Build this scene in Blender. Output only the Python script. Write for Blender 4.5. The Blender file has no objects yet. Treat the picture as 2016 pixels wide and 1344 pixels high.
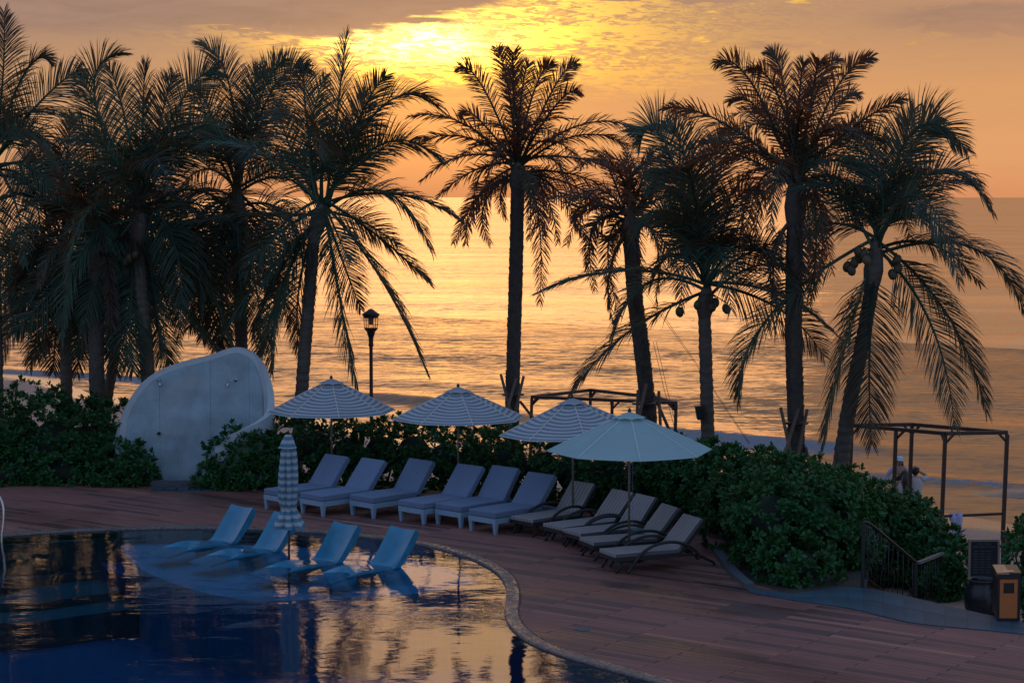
import bpy, math, random
import numpy as np
from mathutils import Vector, geometry

# ------------------------------------------------------------------ scene, camera
sc = bpy.context.scene
col = sc.collection
H = 6.3                      # eye height above the deck
F = 3850.0                   # focal length in pixels of the 2016-wide photograph
PITCH = math.atan(284.0 / F)
R = math.radians
cam = bpy.data.cameras.new('camera')
cam.sensor_width = 36.0
cam.lens = 36.0 * F / 2016.0
cam.clip_start = 0.5
cam.clip_end = 90000
cam_o = bpy.data.objects.new('camera', cam)
cam_o.location = (0, 0, H)
cam_o.rotation_euler = (math.pi / 2 - PITCH, 0, 0)
col.objects.link(cam_o)
sc.camera = cam_o
sc.view_settings.view_transform = 'Standard'
sc.view_settings.look = 'None'
sc.view_settings.gamma = 1.0
sc.view_settings.exposure = 0.0
sc.render.engine = 'CYCLES'
sc.cycles.use_denoising = True
sc.cycles.max_bounces = 8
sc.cycles.transparent_max_bounces = 12
sc.cycles.caustics_reflective = False
sc.cycles.caustics_refractive = False
sc.cycles.sample_clamp_indirect = 4.0

SUN_AZ, SUN_EL = -3.2, 4.6   # degrees: left of the view axis, above the horizon


# ------------------------------------------------------------------ node expressions
class X:
    """a scalar socket with arithmetic"""
    nt = None

    def __init__(s, v):
        s.v = v

    @staticmethod
    def m(op, a, b=0.0, c=None, clamp=False):
        n = X.nt.nodes.new('ShaderNodeMath')
        n.operation = op
        n.use_clamp = clamp
        for i, q in enumerate((a, b, c)):
            if q is None:
                continue
            q = q.v if isinstance(q, X) else q
            if isinstance(q, (int, float)):
                n.inputs[i].default_value = q
            else:
                X.nt.links.new(q, n.inputs[i])
        return X(n.outputs[0])

    def __add__(s, o): return X.m('ADD', s, o)
    def __radd__(s, o): return X.m('ADD', o, s)
    def __sub__(s, o): return X.m('SUBTRACT', s, o)
    def __rsub__(s, o): return X.m('SUBTRACT', o, s)
    def __mul__(s, o): return X.m('MULTIPLY', s, o)
    def __rmul__(s, o): return X.m('MULTIPLY', s, o)
    def __truediv__(s, o): return X.m('DIVIDE', s, o)
    def clamp(s): return X.m('ADD', s, 0.0, clamp=True)
    def mx(s, o): return X.m('MAXIMUM', s, o)
    def mn(s, o): return X.m('MINIMUM', s, o)


def sstep(x, a, b):
    n = X.nt.nodes.new('ShaderNodeMapRange')
    n.interpolation_type = 'SMOOTHSTEP'
    X.nt.links.new(x.v, n.inputs[0])
    n.inputs[1].default_value = a
    n.inputs[2].default_value = b
    n.inputs[3].default_value = 0.0
    n.inputs[4].default_value = 1.0
    if a > b:
        n.inputs[1].default_value, n.inputs[2].default_value = b, a
        n.inputs[3].default_value, n.inputs[4].default_value = 1.0, 0.0
    return X(n.outputs[0])


def gauss(x, c, w):
    d = (x - c) / w
    return X.m('POWER', 2.71828, (d * d) * -1.0)


def xyz(x, y, z):
    n = X.nt.nodes.new('ShaderNodeCombineXYZ')
    for i, q in enumerate((x, y, z)):
        if isinstance(q, X):
            X.nt.links.new(q.v, n.inputs[i])
        else:
            n.inputs[i].default_value = q
    return n.outputs[0]


def noise(vec, scale, detail=4.0, rough=0.55, dist=0.0):
    n = X.nt.nodes.new('ShaderNodeTexNoise')
    if vec is not None:
        X.nt.links.new(vec, n.inputs['Vector'])
    n.inputs['Scale'].default_value = scale
    n.inputs['Detail'].default_value = detail
    n.inputs['Roughness'].default_value = rough
    n.inputs['Distortion'].default_value = dist
    return X(n.outputs[0])


def cmix(f, a, b, mode='MIX'):
    n = X.nt.nodes.new('ShaderNodeMix')
    n.data_type = 'RGBA'
    n.blend_type = mode
    for sock, q in ((n.inputs[0], f), (n.inputs[6], a), (n.inputs[7], b)):
        q = q.v if isinstance(q, X) else q
        if isinstance(q, (int, float)):
            sock.default_value = q
        elif isinstance(q, tuple):
            sock.default_value = (*q, 1.0) if len(q) == 3 else q
        else:
            X.nt.links.new(q, sock)
    return n.outputs[2]


def cscale(c, f):
    n = X.nt.nodes.new('ShaderNodeVectorMath')
    n.operation = 'SCALE'
    if isinstance(c, tuple):
        n.inputs[0].default_value = c
    else:
        X.nt.links.new(c, n.inputs[0])
    if isinstance(f, X):
        X.nt.links.new(f.v, n.inputs[3])
    else:
        n.inputs[3].default_value = f
    return n.outputs[0]


def cadd(a, b):
    n = X.nt.nodes.new('ShaderNodeVectorMath')
    n.operation = 'ADD'
    X.nt.links.new(a, n.inputs[0])
    X.nt.links.new(b, n.inputs[1])
    return n.outputs[0]


def cmul(a, b):
    n = X.nt.nodes.new('ShaderNodeVectorMath')
    n.operation = 'MULTIPLY'
    X.nt.links.new(a, n.inputs[0])
    if isinstance(b, tuple):
        n.inputs[1].default_value = b
    else:
        X.nt.links.new(b, n.inputs[1])
    return n.outputs[0]


def ramp(x, stops):
    n = X.nt.nodes.new('ShaderNodeValToRGB')
    X.nt.links.new(x.v, n.inputs[0])
    cr = n.color_ramp
    while len(cr.elements) < len(stops):
        cr.elements.new(0.5)
    for e, (p, c) in zip(cr.elements, stops):
        e.position = p
        e.color = (*c, 1.0)
    return n.outputs[0]


# ------------------------------------------------------------------ world: low sun behind thin cloud over the sea
world = bpy.data.worlds.new('World')
sc.world = world
world.use_nodes = True
nt = world.node_tree
X.nt = nt
bg = nt.nodes['Background']
tc = nt.nodes.new('ShaderNodeTexCoord')
sp = nt.nodes.new('ShaderNodeSeparateXYZ')
nt.links.new(tc.outputs['Generated'], sp.inputs[0])
dx, dy, dz = (X(sp.outputs[i]) for i in range(3))
AZ = X.m('ARCTAN2', dx, dy) * 57.29578
EL = X.m('ARCSINE', dz) * 57.29578
sky = nt.nodes.new('ShaderNodeTexSky')
sky.sky_type = 'NISHITA'
sky.sun_disc = False
sky.sun_elevation = R(SUN_EL)
sky.sun_rotation = R(SUN_AZ)
sky.air_density = 1.5
sky.dust_density = 2.5
sky.ozone_density = 2.0
clear = cmul(cscale(sky.outputs[0], 0.1), (0.82, 0.98, 0.85))
# thin high cloud: warm low on the sun's side, slate blue overhead and behind
e01 = (EL / 90.0).clamp()
warm = ramp(e01, [(0.0, (.70, .28, .12)), (.012, (.75, .345, .14)), (.034, (.70, .34, .14)), (.058, (.48, .265, .155)),
                  (.14, (.68, .41, .21)), (.30, (.50, .38, .31)), (.45, (.28, .37, .51)), (1.0, (.23, .365, .55))])
cool = ramp(e01, [(0.0, (.35, .37, .46)), (.12, (.30, .38, .51)), (.5, (.235, .365, .55)), (1.0, (.23, .365, .55))])
side = sstep(gauss(AZ, 0.0, 62.0), 0.02, 0.95)
cloudc = cmix(side, cool, warm)
cloudc = cmix(sstep(AZ, -1.0, -13.0) * sstep(X.m('ABSOLUTE', AZ), 60.0, 30.0), cloudc, cmul(cloudc, (.84, .92, 1.06)))
wob = noise(xyz(AZ * 0.16, EL * 0.75, 3.1), 1.0, 3, .5) - 0.5
wob2 = noise(xyz(AZ * 0.5, EL * 2.6, 9.4), 1.0, 5, .6, .6) - 0.5
# mottled sheet of small puffs lit from behind
mot = noise(xyz(AZ * 2.3, EL * 12.5 + AZ * .35, 1.7), 1.0, 6, .64, .7)
mot2 = noise(xyz(AZ * .55, EL * 2.6, 5.7), 1.0, 3, .55, .4)
# bank of grey cloud: its lower edge climbs from left to right
edge = EL - 4.42 - (AZ + 4.6).mx(0.0) * 0.24 + wob * .9 + wob2 * 1.1 + (mot - .5) * .35
bank = sstep(edge, -0.12, 0.40)
# stray grey streaks
st1 = gauss(AZ, -2.9, 1.9) * gauss(EL + wob2 * .30 - AZ * .02, 5.13, 0.15)
st2 = gauss(AZ, 13.6, 3.6) * gauss(EL + wob2 * .9, 5.0, 0.50) * 1.35
st3 = gauss(AZ, 7.4, 1.6) * gauss(EL + wob2 * .8, 4.33, 0.13)
st5 = gauss(AZ, 4.6, 3.0) * gauss(EL + wob2 * .8, 5.72, 0.16)
streak = sstep(st1 + st2 * .9 + st3 * .8 + st5 + wob2 * .75, 0.30, 0.80)
grey = bank.mx(streak)
# how much of the glow the thin sheet lets through
low_lim = EL - 2.75 - (AZ * -1.0 - 4.0).mx(0.0) * .20 - (AZ - 4.0).mx(0.0) * .10 + wob * 1.3 + wob2 * .9
fade_low = sstep(low_lim, -.15, 1.1)
puffs = sstep(mot * .80 + mot2 * .45, 0.57, 0.69)
near = gauss(AZ, -.9, 5.8)
wisps = sstep(mot * .5 + mot2 * .7, .66, .84) * gauss(AZ, 7.0, 9.0) * .85
thru = fade_low * (0.98 - puffs * 0.80) * (near * .95 + .03) + fade_low * wisps
low_glow = (1.0 - fade_low) * gauss(AZ, SUN_AZ + 1.0, 6.5) * 0.10
cover = (1.0 - thru - low_glow).clamp()
cover = cover.mx(grey * 0.97)
cover = X.m('MAXIMUM', cover, sstep(EL, 16.0, 34.0))
cover = X.m('MAXIMUM', cover, sstep(X.m('ABSOLUTE', AZ), 40.0, 80.0) * 0.9)
greyc = cscale(cmul(cloudc, (.84, .86, 1.0)), wob2 * .55 + 1.0)
body = cmix((wob2 * 2.0 + .5).clamp() * .30, cloudc, cscale(cloudc, 1.18))
cl = cmix(grey * .85, body, greyc)
# haze near the horizon dims what shines through; right at the sun it is brightest
core = gauss(AZ, -2.9, 1.9) * gauss(EL + wob2 * .7, 4.45, .50)
halo = gauss(AZ, -2.2, 3.4) * gauss(EL, 4.4, 1.2)
gain = sstep(EL, 5.5, 12.0) * .38 + .64 + core * 1.3 + halo * 1.0
glow = cscale(clear, gain)
glow = cadd(glow, cscale((.9, .95, .75), core))
skycol = cadd(cscale(cl, cover), cscale(glow, 1.0 - cover))
# dust low under the sun glows red-orange
skycol = cadd(skycol, cscale((.30, .075, .0), gauss(AZ, -3.5, 5.5) * gauss(EL, 1.9, 1.5)))
nt.links.new(skycol, bg.inputs[0])
bg.inputs[1].default_value = 1.0

sun = bpy.data.lights.new('sun', 'SUN')
sun.energy = 0.17
sun.angle = R(24)
sun.color = (1.0, .55, .25)
sun_o = bpy.data.objects.new('sun', sun)
d = Vector((math.sin(R(SUN_AZ)) * math.cos(R(SUN_EL)), math.cos(R(SUN_AZ)) * math.cos(R(SUN_EL)), math.sin(R(SUN_EL))))
sun_o.rotation_euler = d.to_track_quat('Z', 'Y').to_euler()
sun_o.location = (0, 60, 30)
col.objects.link(sun_o)


# ------------------------------------------------------------------ helpers
rng = random.Random(7)
nr = np.random.RandomState(11)
CP, SP = math.cos(PITCH), math.sin(PITCH)


def ray(px, py):
    u, v = (px - 1008.0) / F, (672.0 - py) / F
    return np.array((u, CP + v * SP, -SP + v * CP))


def G(px, py, z=0.0):
    """the point on the level z that the photograph shows at (px, py)"""
    r = ray(px, py)
    t = (z - H) / r[2]
    return np.array((r[0] * t, r[1] * t, z))


def A(px, py, Y):
    r = ray(px, py)
    t = Y / r[1]
    return np.array((r[0] * t, Y, H + r[2] * t))


def project(p):
    x, y, z = p[0], p[1], p[2] - H
    dpt = y * CP - z * SP
    up = y * SP + z * CP
    return 1008 + F * x / dpt, 672 - F * up / dpt


def catmull(P, n=8, closed=False):
    P = [np.array(p, float) for p in P]
    out = []
    m = len(P)
    rngi = range(m if closed else m - 1)
    for i in rngi:
        p0 = P[(i - 1) % m] if closed or i > 0 else P[i]
        p1 = P[i]
        p2 = P[(i + 1) % m]
        p3 = P[(i + 2) % m] if closed or i + 2 < m else p2
        for k in range(n):
            t = k / n
            out.append(.5 * (2 * p1 + (p2 - p0) * t + (2 * p0 - 5 * p1 + 4 * p2 - p3) * t * t + (3 * p1 - p0 - 3 * p2 + p3) * t ** 3))
    if not closed:
        out.append(P[-1])
    return np.array(out)


def link(o, parent=None):
    col.objects.link(o)
    if parent is not None:
        o.parent = parent
    return o


def tag(o, label=None, cat=None, group=None, kind=None):
    for k, v in (('label', label), ('category', cat), ('group', group), ('kind', kind)):
        if v:
            o[k] = v
    return o


def thing(name, label, cat, loc=(0, 0, 0), rz=0.0, group=None):
    o = bpy.data.objects.new(name, None)
    o.empty_display_size = 0.2
    o.location = loc
    o.rotation_euler = (0, 0, rz)
    link(o)
    return tag(o, label, cat, group)


def mesh_of(name, V, Fc, smooth=False):
    me = bpy.data.meshes.new(name)
    me.from_pydata([tuple(map(float, v)) for v in V], [], [tuple(map(int, f)) for f in Fc])
    if smooth:
        me.polygons.foreach_set('use_smooth', [True] * len(me.polygons))
    me.update()
    return me


def obj(name, V, Fc, mat, parent=None, smooth=False, org=None):
    if org is not None:
        V = np.asarray(V, float) - np.asarray(org, float)
    me = mesh_of(name, V, Fc, smooth)
    me.materials.append(mat)
    return link(bpy.data.objects.new(name, me), parent)


class MB:
    """collects simple solids; build() links them as one mesh object"""

    def __init__(s):
        s.V, s.F = [], []

    def add(s, V, Fc):
        b = len(s.V)
        s.V += [tuple(map(float, v)) for v in V]
        s.F += [tuple(b + i for i in f) for f in Fc]
        return s

    def hexa(s, P):
        """8 corners: bottom 4 (ccw) then top 4"""
        return s.add(P, [(3, 2, 1, 0), (4, 5, 6, 7), (0, 1, 5, 4), (1, 2, 6, 5), (2, 3, 7, 6), (3, 0, 4, 7)])

    def box(s, c, d, rz=0.0):
        c = np.array(c, float)
        hx, hy, hz = d[0] / 2, d[1] / 2, d[2] / 2
        cr, sr = math.cos(rz), math.sin(rz)

        def T(x, y, z):
            return (c[0] + x * cr - y * sr, c[1] + x * sr + y * cr, c[2] + z)
        return s.hexa([T(-hx, -hy, -hz), T(hx, -hy, -hz), T(hx, hy, -hz), T(-hx, hy, -hz),
                       T(-hx, -hy, hz), T(hx, -hy, hz), T(hx, hy, hz), T(-hx, hy, hz)])

    def tube(s, P, r, n=8, cap=True):
        P = np.array(P, float)
        m = len(P)
        rr = np.full(m, r) if np.isscalar(r) else np.array(r, float)
        T = np.gradient(P, axis=0)
        T /= np.linalg.norm(T, axis=1)[:, None] + 1e-9
        ref = np.array((0, 0, 1.0))
        if abs(T[0] @ ref) > .9:
            ref = np.array((1.0, 0, 0))
        u = np.cross(T[0], ref)
        u /= np.linalg.norm(u)
        V = []
        for i in range(m):
            u = u - T[i] * (u @ T[i])
            u /= np.linalg.norm(u) + 1e-9
            w = np.cross(T[i], u)
            for k in range(n):
                a = 2 * math.pi * k / n
                V.append(P[i] + rr[i] * (math.cos(a) * u + math.sin(a) * w))
        Fc = []
        for i in range(m - 1):
            for k in range(n):
                k2 = (k + 1) % n
                Fc.append((i * n + k, i * n + k2, (i + 1) * n + k2, (i + 1) * n + k))
        if cap:
            Fc.append(tuple(range(n - 1, -1, -1)))
            Fc.append(tuple(range((m - 1) * n, m * n)))
        return s.add(V, Fc)

    def bar(s, p, q, w, h):
        """rectangular bar from p to q, w wide and h deep"""
        p, q = np.array(p, float), np.array(q, float)
        t = (q - p) / np.linalg.norm(q - p)
        ref = np.array((0, 0, 1.0)) if abs(t[2]) < .95 else np.array((0, 1.0, 0))
        a = np.cross(t, ref)
        a /= np.linalg.norm(a)
        b = np.cross(a, t)
        a, b = a * w / 2, b * h / 2
        return s.hexa([p - a - b, p + a - b, q + a - b, q - a - b, p - a + b, p + a + b, q + a + b, q - a + b])

    def lathe(s, prof, c=(0, 0, 0), n=20, jit=None):
        """prof: (r, z) pairs"""
        V, Fc = [], []
        for r, z in prof:
            for k in range(n):
                a = 2 * math.pi * k / n
                V.append((c[0] + r * math.cos(a), c[1] + r * math.sin(a), c[2] + z))
        for i in range(len(prof) - 1):
            for k in range(n):
                k2 = (k + 1) % n
                Fc.append((i * n + k, i * n + k2, (i + 1) * n + k2, (i + 1) * n + k))
        if prof[0][0] > 1e-4:
            Fc.append(tuple(range(n - 1, -1, -1)))
        if prof[-1][0] > 1e-4:
            Fc.append(tuple(range((len(prof) - 1) * n, len(prof) * n)))
        return s.add(V, Fc)

    def ball(s, c, r, n=10, m=7, M=None):
        rx, ry, rz = (r, r, r) if np.isscalar(r) else r
        V, Fc = [], []
        for i in range(m + 1):
            th = math.pi * i / m
            for k in range(n):
                a = 2 * math.pi * k / n
                p = np.array((rx * math.sin(th) * math.cos(a), ry * math.sin(th) * math.sin(a), rz * math.cos(th)))
                if M is not None:
                    p = M @ p
                V.append(p + np.array(c))
        for i in range(m):
            for k in range(n):
                k2 = (k + 1) % n
                Fc.append((i * n + k, (i + 1) * n + k, (i + 1) * n + k2, i * n + k2))
        return s.add(V, Fc)

    def build(s, name, mat, parent=None, smooth=False, org=None):
        return obj(name, s.V, s.F, mat, parent, smooth, org)


def bevel(o, w, seg=2):
    m = o.modifiers.new('bevel', 'BEVEL')
    m.width = w
    m.segments = seg
    m.limit_method = 'ANGLE'
    return o


def copy_tree(o, parent=None):
    c = o.copy()
    link(c, parent)
    for ch in list(o.children):
        copy_tree(ch, c)
    return c


def prism(poly, z0, z1):
    """vertical prism over a 2-D polygon, ccw"""
    n = len(poly)
    V = [(p[0], p[1], z0) for p in poly] + [(p[0], p[1], z1) for p in poly]
    Fc = [(i, (i + 1) % n, n + (i + 1) % n, n + i) for i in range(n)]
    tri = geometry.tessellate_polygon([[Vector((p[0], p[1], 0)) for p in poly]])
    for t in tri:
        a, b, c = (Vector(poly[i][:2]) for i in t)
        if (b - a).cross(c - a) < 0:
            t = t[::-1]
        Fc.append(tuple(n + i for i in t))
        Fc.append(tuple(t[::-1]))
    return V, Fc


def fill(outer, holes, z):
    loops = [[Vector((p[0], p[1], 0)) for p in outer]] + [[Vector((p[0], p[1], 0)) for p in h] for h in holes]
    pts = [v for l in loops for v in l]
    Fc = []
    for t in geometry.tessellate_polygon(loops):
        a, b, c = (pts[i].xy for i in t)
        if (b - a).cross(c - a) < 0:
            t = t[::-1]
        Fc.append(tuple(t))
    return [(v.x, v.y, z) for v in pts], Fc


def inside(pt, poly):
    x, y = pt[0], pt[1]
    c = False
    n = len(poly)
    j = n - 1
    for i in range(n):
        xi, yi, xj, yj = poly[i][0], poly[i][1], poly[j][0], poly[j][1]
        if (yi > y) != (yj > y) and x < (xj - xi) * (y - yi) / (yj - yi) + xi:
            c = not c
        j = i
    return c


# ------------------------------------------------------------------ materials
def new_mat(name):
    m = bpy.data.materials.new(name)
    m.use_nodes = True
    X.nt = m.node_tree
    return m, m.node_tree, m.node_tree.nodes['Principled BSDF']


def coords(kind='Object'):
    n = X.nt.nodes.new('ShaderNodeTexCoord')
    return n.outputs[kind]


def stretch(vec, s, rot=(0, 0, 0)):
    n = X.nt.nodes.new('ShaderNodeMapping')
    X.nt.links.new(vec, n.inputs[0])
    n.inputs['Scale'].default_value = s
    n.inputs['Rotation'].default_value = rot
    return n.outputs[0]


def bump(h, dist, strength=1.0, normal=None):
    n = X.nt.nodes.new('ShaderNodeBump')
    n.inputs['Strength'].default_value = strength
    n.inputs['Distance'].default_value = dist
    X.nt.links.new(h.v, n.inputs['Height'])
    if normal is not None:
        X.nt.links.new(normal, n.inputs['Normal'])
    return n.outputs[0]


def mat(name, c, rough=.6, var=.25, scale=6.0, bmp=0.0, bscale=40.0, st=(1, 1, 1), metal=0.0, spec=.5, rnd=0.0, space='Object', var2=None):
    m, t, p = new_mat(name)
    v = stretch(coords(space), st)
    n1 = noise(v, scale, 5, .6)
    f = ((n1 - .5) * 2.2 * var + 1.0)
    if rnd:
        oi = t.nodes.new('ShaderNodeObjectInfo')
        f = f * (1.0 - rnd + X(oi.outputs['Random']) * 2.0 * rnd)
    base = cscale(tuple(c), f)
    if var2:
        n2 = noise(v, scale * .35, 3, .5)
        base = cmix(sstep(n2, .5, .68) * .8, base, var2)
    t.links.new(base, p.inputs['Base Color'])
    p.inputs['Roughness'].default_value = rough
    p.inputs['Metallic'].default_value = metal
    p.inputs['Specular IOR Level'].default_value = spec
    if bmp:
        t.links.new(bump(noise(v, bscale, 3, .6), bmp), p.inputs['Normal'])
    return m


def leaf_mat(name, c, trans, rough=.45, rnd=.25, tfac=.3, spec=.4):
    m, t, p = new_mat(name)
    oi = t.nodes.new('ShaderNodeObjectInfo')
    n1 = noise(coords('Object'), 2.3, 3, .6)
    n2 = noise(coords('Object'), 19.0, 2, .6)
    f = (n1 * .9 + n2 * .7 + .2) * (1 - rnd + X(oi.outputs['Random']) * 2 * rnd)
    base = cscale(tuple(c), f)
    t.links.new(base, p.inputs['Base Color'])
    p.inputs['Roughness'].default_value = rough
    p.inputs['Specular IOR Level'].default_value = spec
    tr = t.nodes.new('ShaderNodeBsdfTranslucent')
    tr.inputs[0].default_value = (*trans, 1)
    mx = t.nodes.new('ShaderNodeMixShader')
    mx.inputs[0].default_value = tfac
    t.links.new(p.outputs[0], mx.inputs[1])
    t.links.new(tr.outputs[0], mx.inputs[2])
    t.links.new(mx.outputs[0], t.nodes['Material Output'].inputs[0])
    return m


M = {}
M['frond'] = leaf_mat('palm frond', (.024, .070, .046), (.30, .10, .025), .42, .45, .22)
M['frond_date'] = leaf_mat('date palm frond', (.026, .050, .033), (.62, .12, .03), .45, .45, .27)
M['frond_dead'] = leaf_mat('dry frond', (.085, .068, .055), (.12, .06, .02), .7, .3, .15)
M['hedge'] = leaf_mat('hedge leaf', (.020, .098, .026), (.06, .13, .012), .42, .1, .2, .3)
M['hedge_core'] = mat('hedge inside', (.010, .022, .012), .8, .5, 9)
M['stem'] = mat('woody stem', (.07, .05, .035), .8, .3, 20)
M['trunk'] = mat('coconut trunk', (.105, .092, .08), .85, .6, 3.0, .012, 14, (1, 1, 5))
M['trunk_date'] = mat('date palm trunk', (.080, .070, .062), .9, .6, 7.0, .012, 25)
M['coconut'] = mat('coconut husk', (.050, .044, .022), .55, .3, 6, rnd=.4)
M['stake'] = mat('rough timber', (.13, .085, .06), .8, .4, 5, .004, 30, (1, 1, .2))
M['dark_metal'] = mat('dark painted metal', (.016, .015, .018), .45, .3, 8)
M['dark_wood'] = mat('dark stained timber', (.045, .028, .024), .6, .4, 6, .002, 40)
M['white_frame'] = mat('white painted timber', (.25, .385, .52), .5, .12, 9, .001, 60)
M['cushion'] = mat('lounger cushion', (.155, .215, .335), .85, .14, 5, .014, 8, rnd=.08)
M['wicker'] = mat('black wicker', (.018, .017, .019), .55, .4, 60, .004, 90)
M['fiber'] = mat('blue fibreglass', (.040, .225, .37), .2, .4, 3.0, spec=.5)
M['pole'] = mat('umbrella pole', (.16, .12, .10), .4, .2, 10)
M['canvas_white'] = None
M['concrete'] = mat('shower wall plaster', (.31, .42, .495), .75, .6, 1.7, .008, 22, var2=(.42, .465, .48))
M['concrete_rim'] = mat('shower wall rim', (.46, .525, .575), .75, .25, 2.5, .003, 22)
M['chrome'] = mat('chrome', (.45, .46, .5), .18, .05, 5, metal=1.0)
M['teal'] = mat('teal ceramic', (.03, .16, .18), .35, .2, 8)
M['stone'] = mat('wet paving stone', (.030, .070, .100), .55, .6, 1.0, .004, 30, rnd=.12, spec=.3)
M['kerb'] = mat('kerb stone', (.07, .085, .10), .6, .3, 4, .004, 30)
M['bin_orange'] = mat('orange bin panel', (.50, .15, .038), .5, .12, 4, .001, 60)
M['bin_black'] = mat('black bin frame', (.014, .014, .017), .35, .2, 8)
M['bin_top_lit'] = mat('bin lid warm reflection', (.34, .19, .12), .3, .15, 6)  # brown is the orange reflection on the lid, put into its colour
M['jar'] = mat('glazed jar', (.016, .017, .022), .3, .4, 5, .004, 18)
M['sign'] = mat('sign board', (.022, .026, .036), .45, .2, 6)
M['sign_edge'] = mat('sign frame', (.32, .24, .18), .6, .2, 8)
M['letter'] = mat('sign lettering', (.13, .14, .16), .6, .05, 5)
M['towel'] = mat('towel', (.42, .45, .72), .9, .12, 9, .004, 120)
M['iron'] = mat('wrought iron', (.012, .012, .014), .5, .3, 20)
M['rail_wood'] = mat('grey handrail', (.17, .15, .14), .6, .3, 8)
M['steel'] = mat('stainless steel', (.62, .58, .56), .22, .05, 4, metal=1.0)
M['lamp_glass'] = None
M['wire'] = mat('wire', (.05, .045, .04), .5, .1, 5)
M['skin'] = mat('skin', (.34, .19, .13), .6, .1, 8)
M['hair'] = mat('dark hair', (.012, .010, .010), .5, .3, 30)
M['shirt'] = mat('pale shirt', (.48, .44, .46), .85, .12, 14)
M['shawl'] = mat('lilac shirt', (.42, .40, .56), .85, .12, 14)
M['black_cloth'] = mat('black cloth', (.014, .013, .016), .8, .2, 10)
M['cap'] = mat('pale blue cap', (.50, .60, .72), .8, .08, 10)
M['soil'] = mat('garden soil', (.045, .035, .028), .9, .4, 3, .02, 12)


def canvas(name, light, dark, stripes):
    m, t, p = new_mat(name)
    uv = coords('UV')
    s = t.nodes.new('ShaderNodeSeparateXYZ')
    t.links.new(uv, s.inputs[0])
    v = X(s.outputs[1])
    nz = noise(coords('Object'), 2.0, 4, .6) - .5
    if stripes:
        ph = X.m('FRACT', v * float(stripes))
        f = sstep(X.m('ABSOLUTE', ph - .5), .235, .265)
        base = cmix(f, tuple(dark), tuple(light))
    else:
        base = cmix(.0, tuple(light), tuple(light))
    base = cscale(base, nz * .28 + 1.0)
    t.links.new(base, p.inputs['Base Color'])
    p.inputs['Roughness'].default_value = .9
    p.inputs['Specular IOR Level'].default_value = .2
    weave = noise(coords('Object'), 160, 2, .5)
    fold = noise(coords('Object'), 5.0, 2, .5)
    t.links.new(bump(weave * .15 + fold * 2.2, .012), p.inputs['Normal'])
    tr = t.nodes.new('ShaderNodeBsdfTranslucent')
    t.links.new(base, tr.inputs[0])
    mx = t.nodes.new('ShaderNodeMixShader')
    mx.inputs[0].default_value = .32
    t.links.new(p.outputs[0], mx.inputs[1])
    t.links.new(tr.outputs[0], mx.inputs[2])
    t.links.new(mx.outputs[0], t.nodes['Material Output'].inputs[0])
    return m


M['canvas'] = canvas('striped canvas', (.62, .60, .60), (.235, .325, .42), 11)
M['canvas_pool'] = canvas('striped pool canvas', (.56, .60, .62), (.15, .30, .44), 11)
M['canvas_white'] = canvas('plain canvas', (.42, .585, .61), (.42, .585, .61), 0)
M['seam'] = mat('canvas seam', (.56, .54, .55), .9, .1, 20)
M['seam_white'] = mat('pale canvas seam', (.46, .60, .62), .9, .1, 20)
M['seat_stripe'] = None


def stripe_fabric():
    m, t, p = new_mat('striped lounger pad')
    s = t.nodes.new('ShaderNodeSeparateXYZ')
    t.links.new(coords('UV'), s.inputs[0])
    u = X(s.outputs[0])
    a = sstep(X.m('ABSOLUTE', X.m('FRACT', u * 7.0) - .5), .40, .45)
    b = sstep(X.m('ABSOLUTE', X.m('FRACT', u * 7.0 + .28) - .5), .455, .475)
    base = cmix((a + b).clamp() * .85, (.33, .30, .30), (.08, .075, .09))
    base = cscale(base, (noise(coords('Object'), 4.0, 4, .6) - .5) * .3 + 1.0)
    t.links.new(base, p.inputs['Base Color'])
    p.inputs['Roughness'].default_value = .9
    t.links.new(bump(noise(coords('Object'), 120, 2, .5), .003), p.inputs['Normal'])
    return m


M['seat_stripe'] = stripe_fabric()


def board_mat():
    m, t, p = new_mat('deck board')
    oi = t.nodes.new('ShaderNodeObjectInfo')
    at = t.nodes.new('ShaderNodeAttribute')
    at.attribute_name = 'tone'
    rv = X.m('FRACT', X(oi.outputs['Random']) + X(at.outputs['Fac']))
    geo = t.nodes.new('ShaderNodeNewGeometry')
    vr = t.nodes.new('ShaderNodeVectorRotate')
    vr.rotation_type = 'Z_AXIS'
    t.links.new(geo.outputs['Position'], vr.inputs['Vector'])
    vr.inputs['Angle'].default_value = R(37)
    P = vr.outputs[0]
    sh = t.nodes.new('ShaderNodeVectorMath')
    sh.operation = 'ADD'
    t.links.new(P, sh.inputs[0])
    t.links.new(xyz(rv * 37.0, 0.0, 0.0), sh.inputs[1])
    P2 = sh.outputs[0]
    grain = noise(stretch(P2, (.6, 22, 1)), 1.0, 4, .6)
    patch = noise(stretch(P2, (.9, 3.0, 1)), 1.0, 3, .55)
    wet = sstep(noise(stretch(P, (.22, .5, 1)), 1.0, 4, .6), .42, .66)
    dark = sstep(rv + (patch - .5) * .55, .62, .80)
    c = cmix(dark * .68, (.27, .110, .090), (.060, .046, .050))
    c = cmix(sstep(rv, .05, .0), c, (.40, .17, .12))
    c = cscale(c, (grain - .5) * .5 + (patch - .5) * .7 + .95)
    c = cscale(c, 1.0 - wet * .35)
    t.links.new(c, p.inputs['Base Color'])
    r = .70 - wet * .30 + (patch - .5) * .2 - dark * .08
    t.links.new(r.v, p.inputs['Roughness'])
    p.inputs['Specular IOR Level'].default_value = .4
    groove = noise(stretch(P2, (.4, 60, 1)), 1.0, 2, .5)
    t.links.new(bump(groove + grain * .6, .0022), p.inputs['Normal'])
    return m


M['board'] = board_mat()


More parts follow.
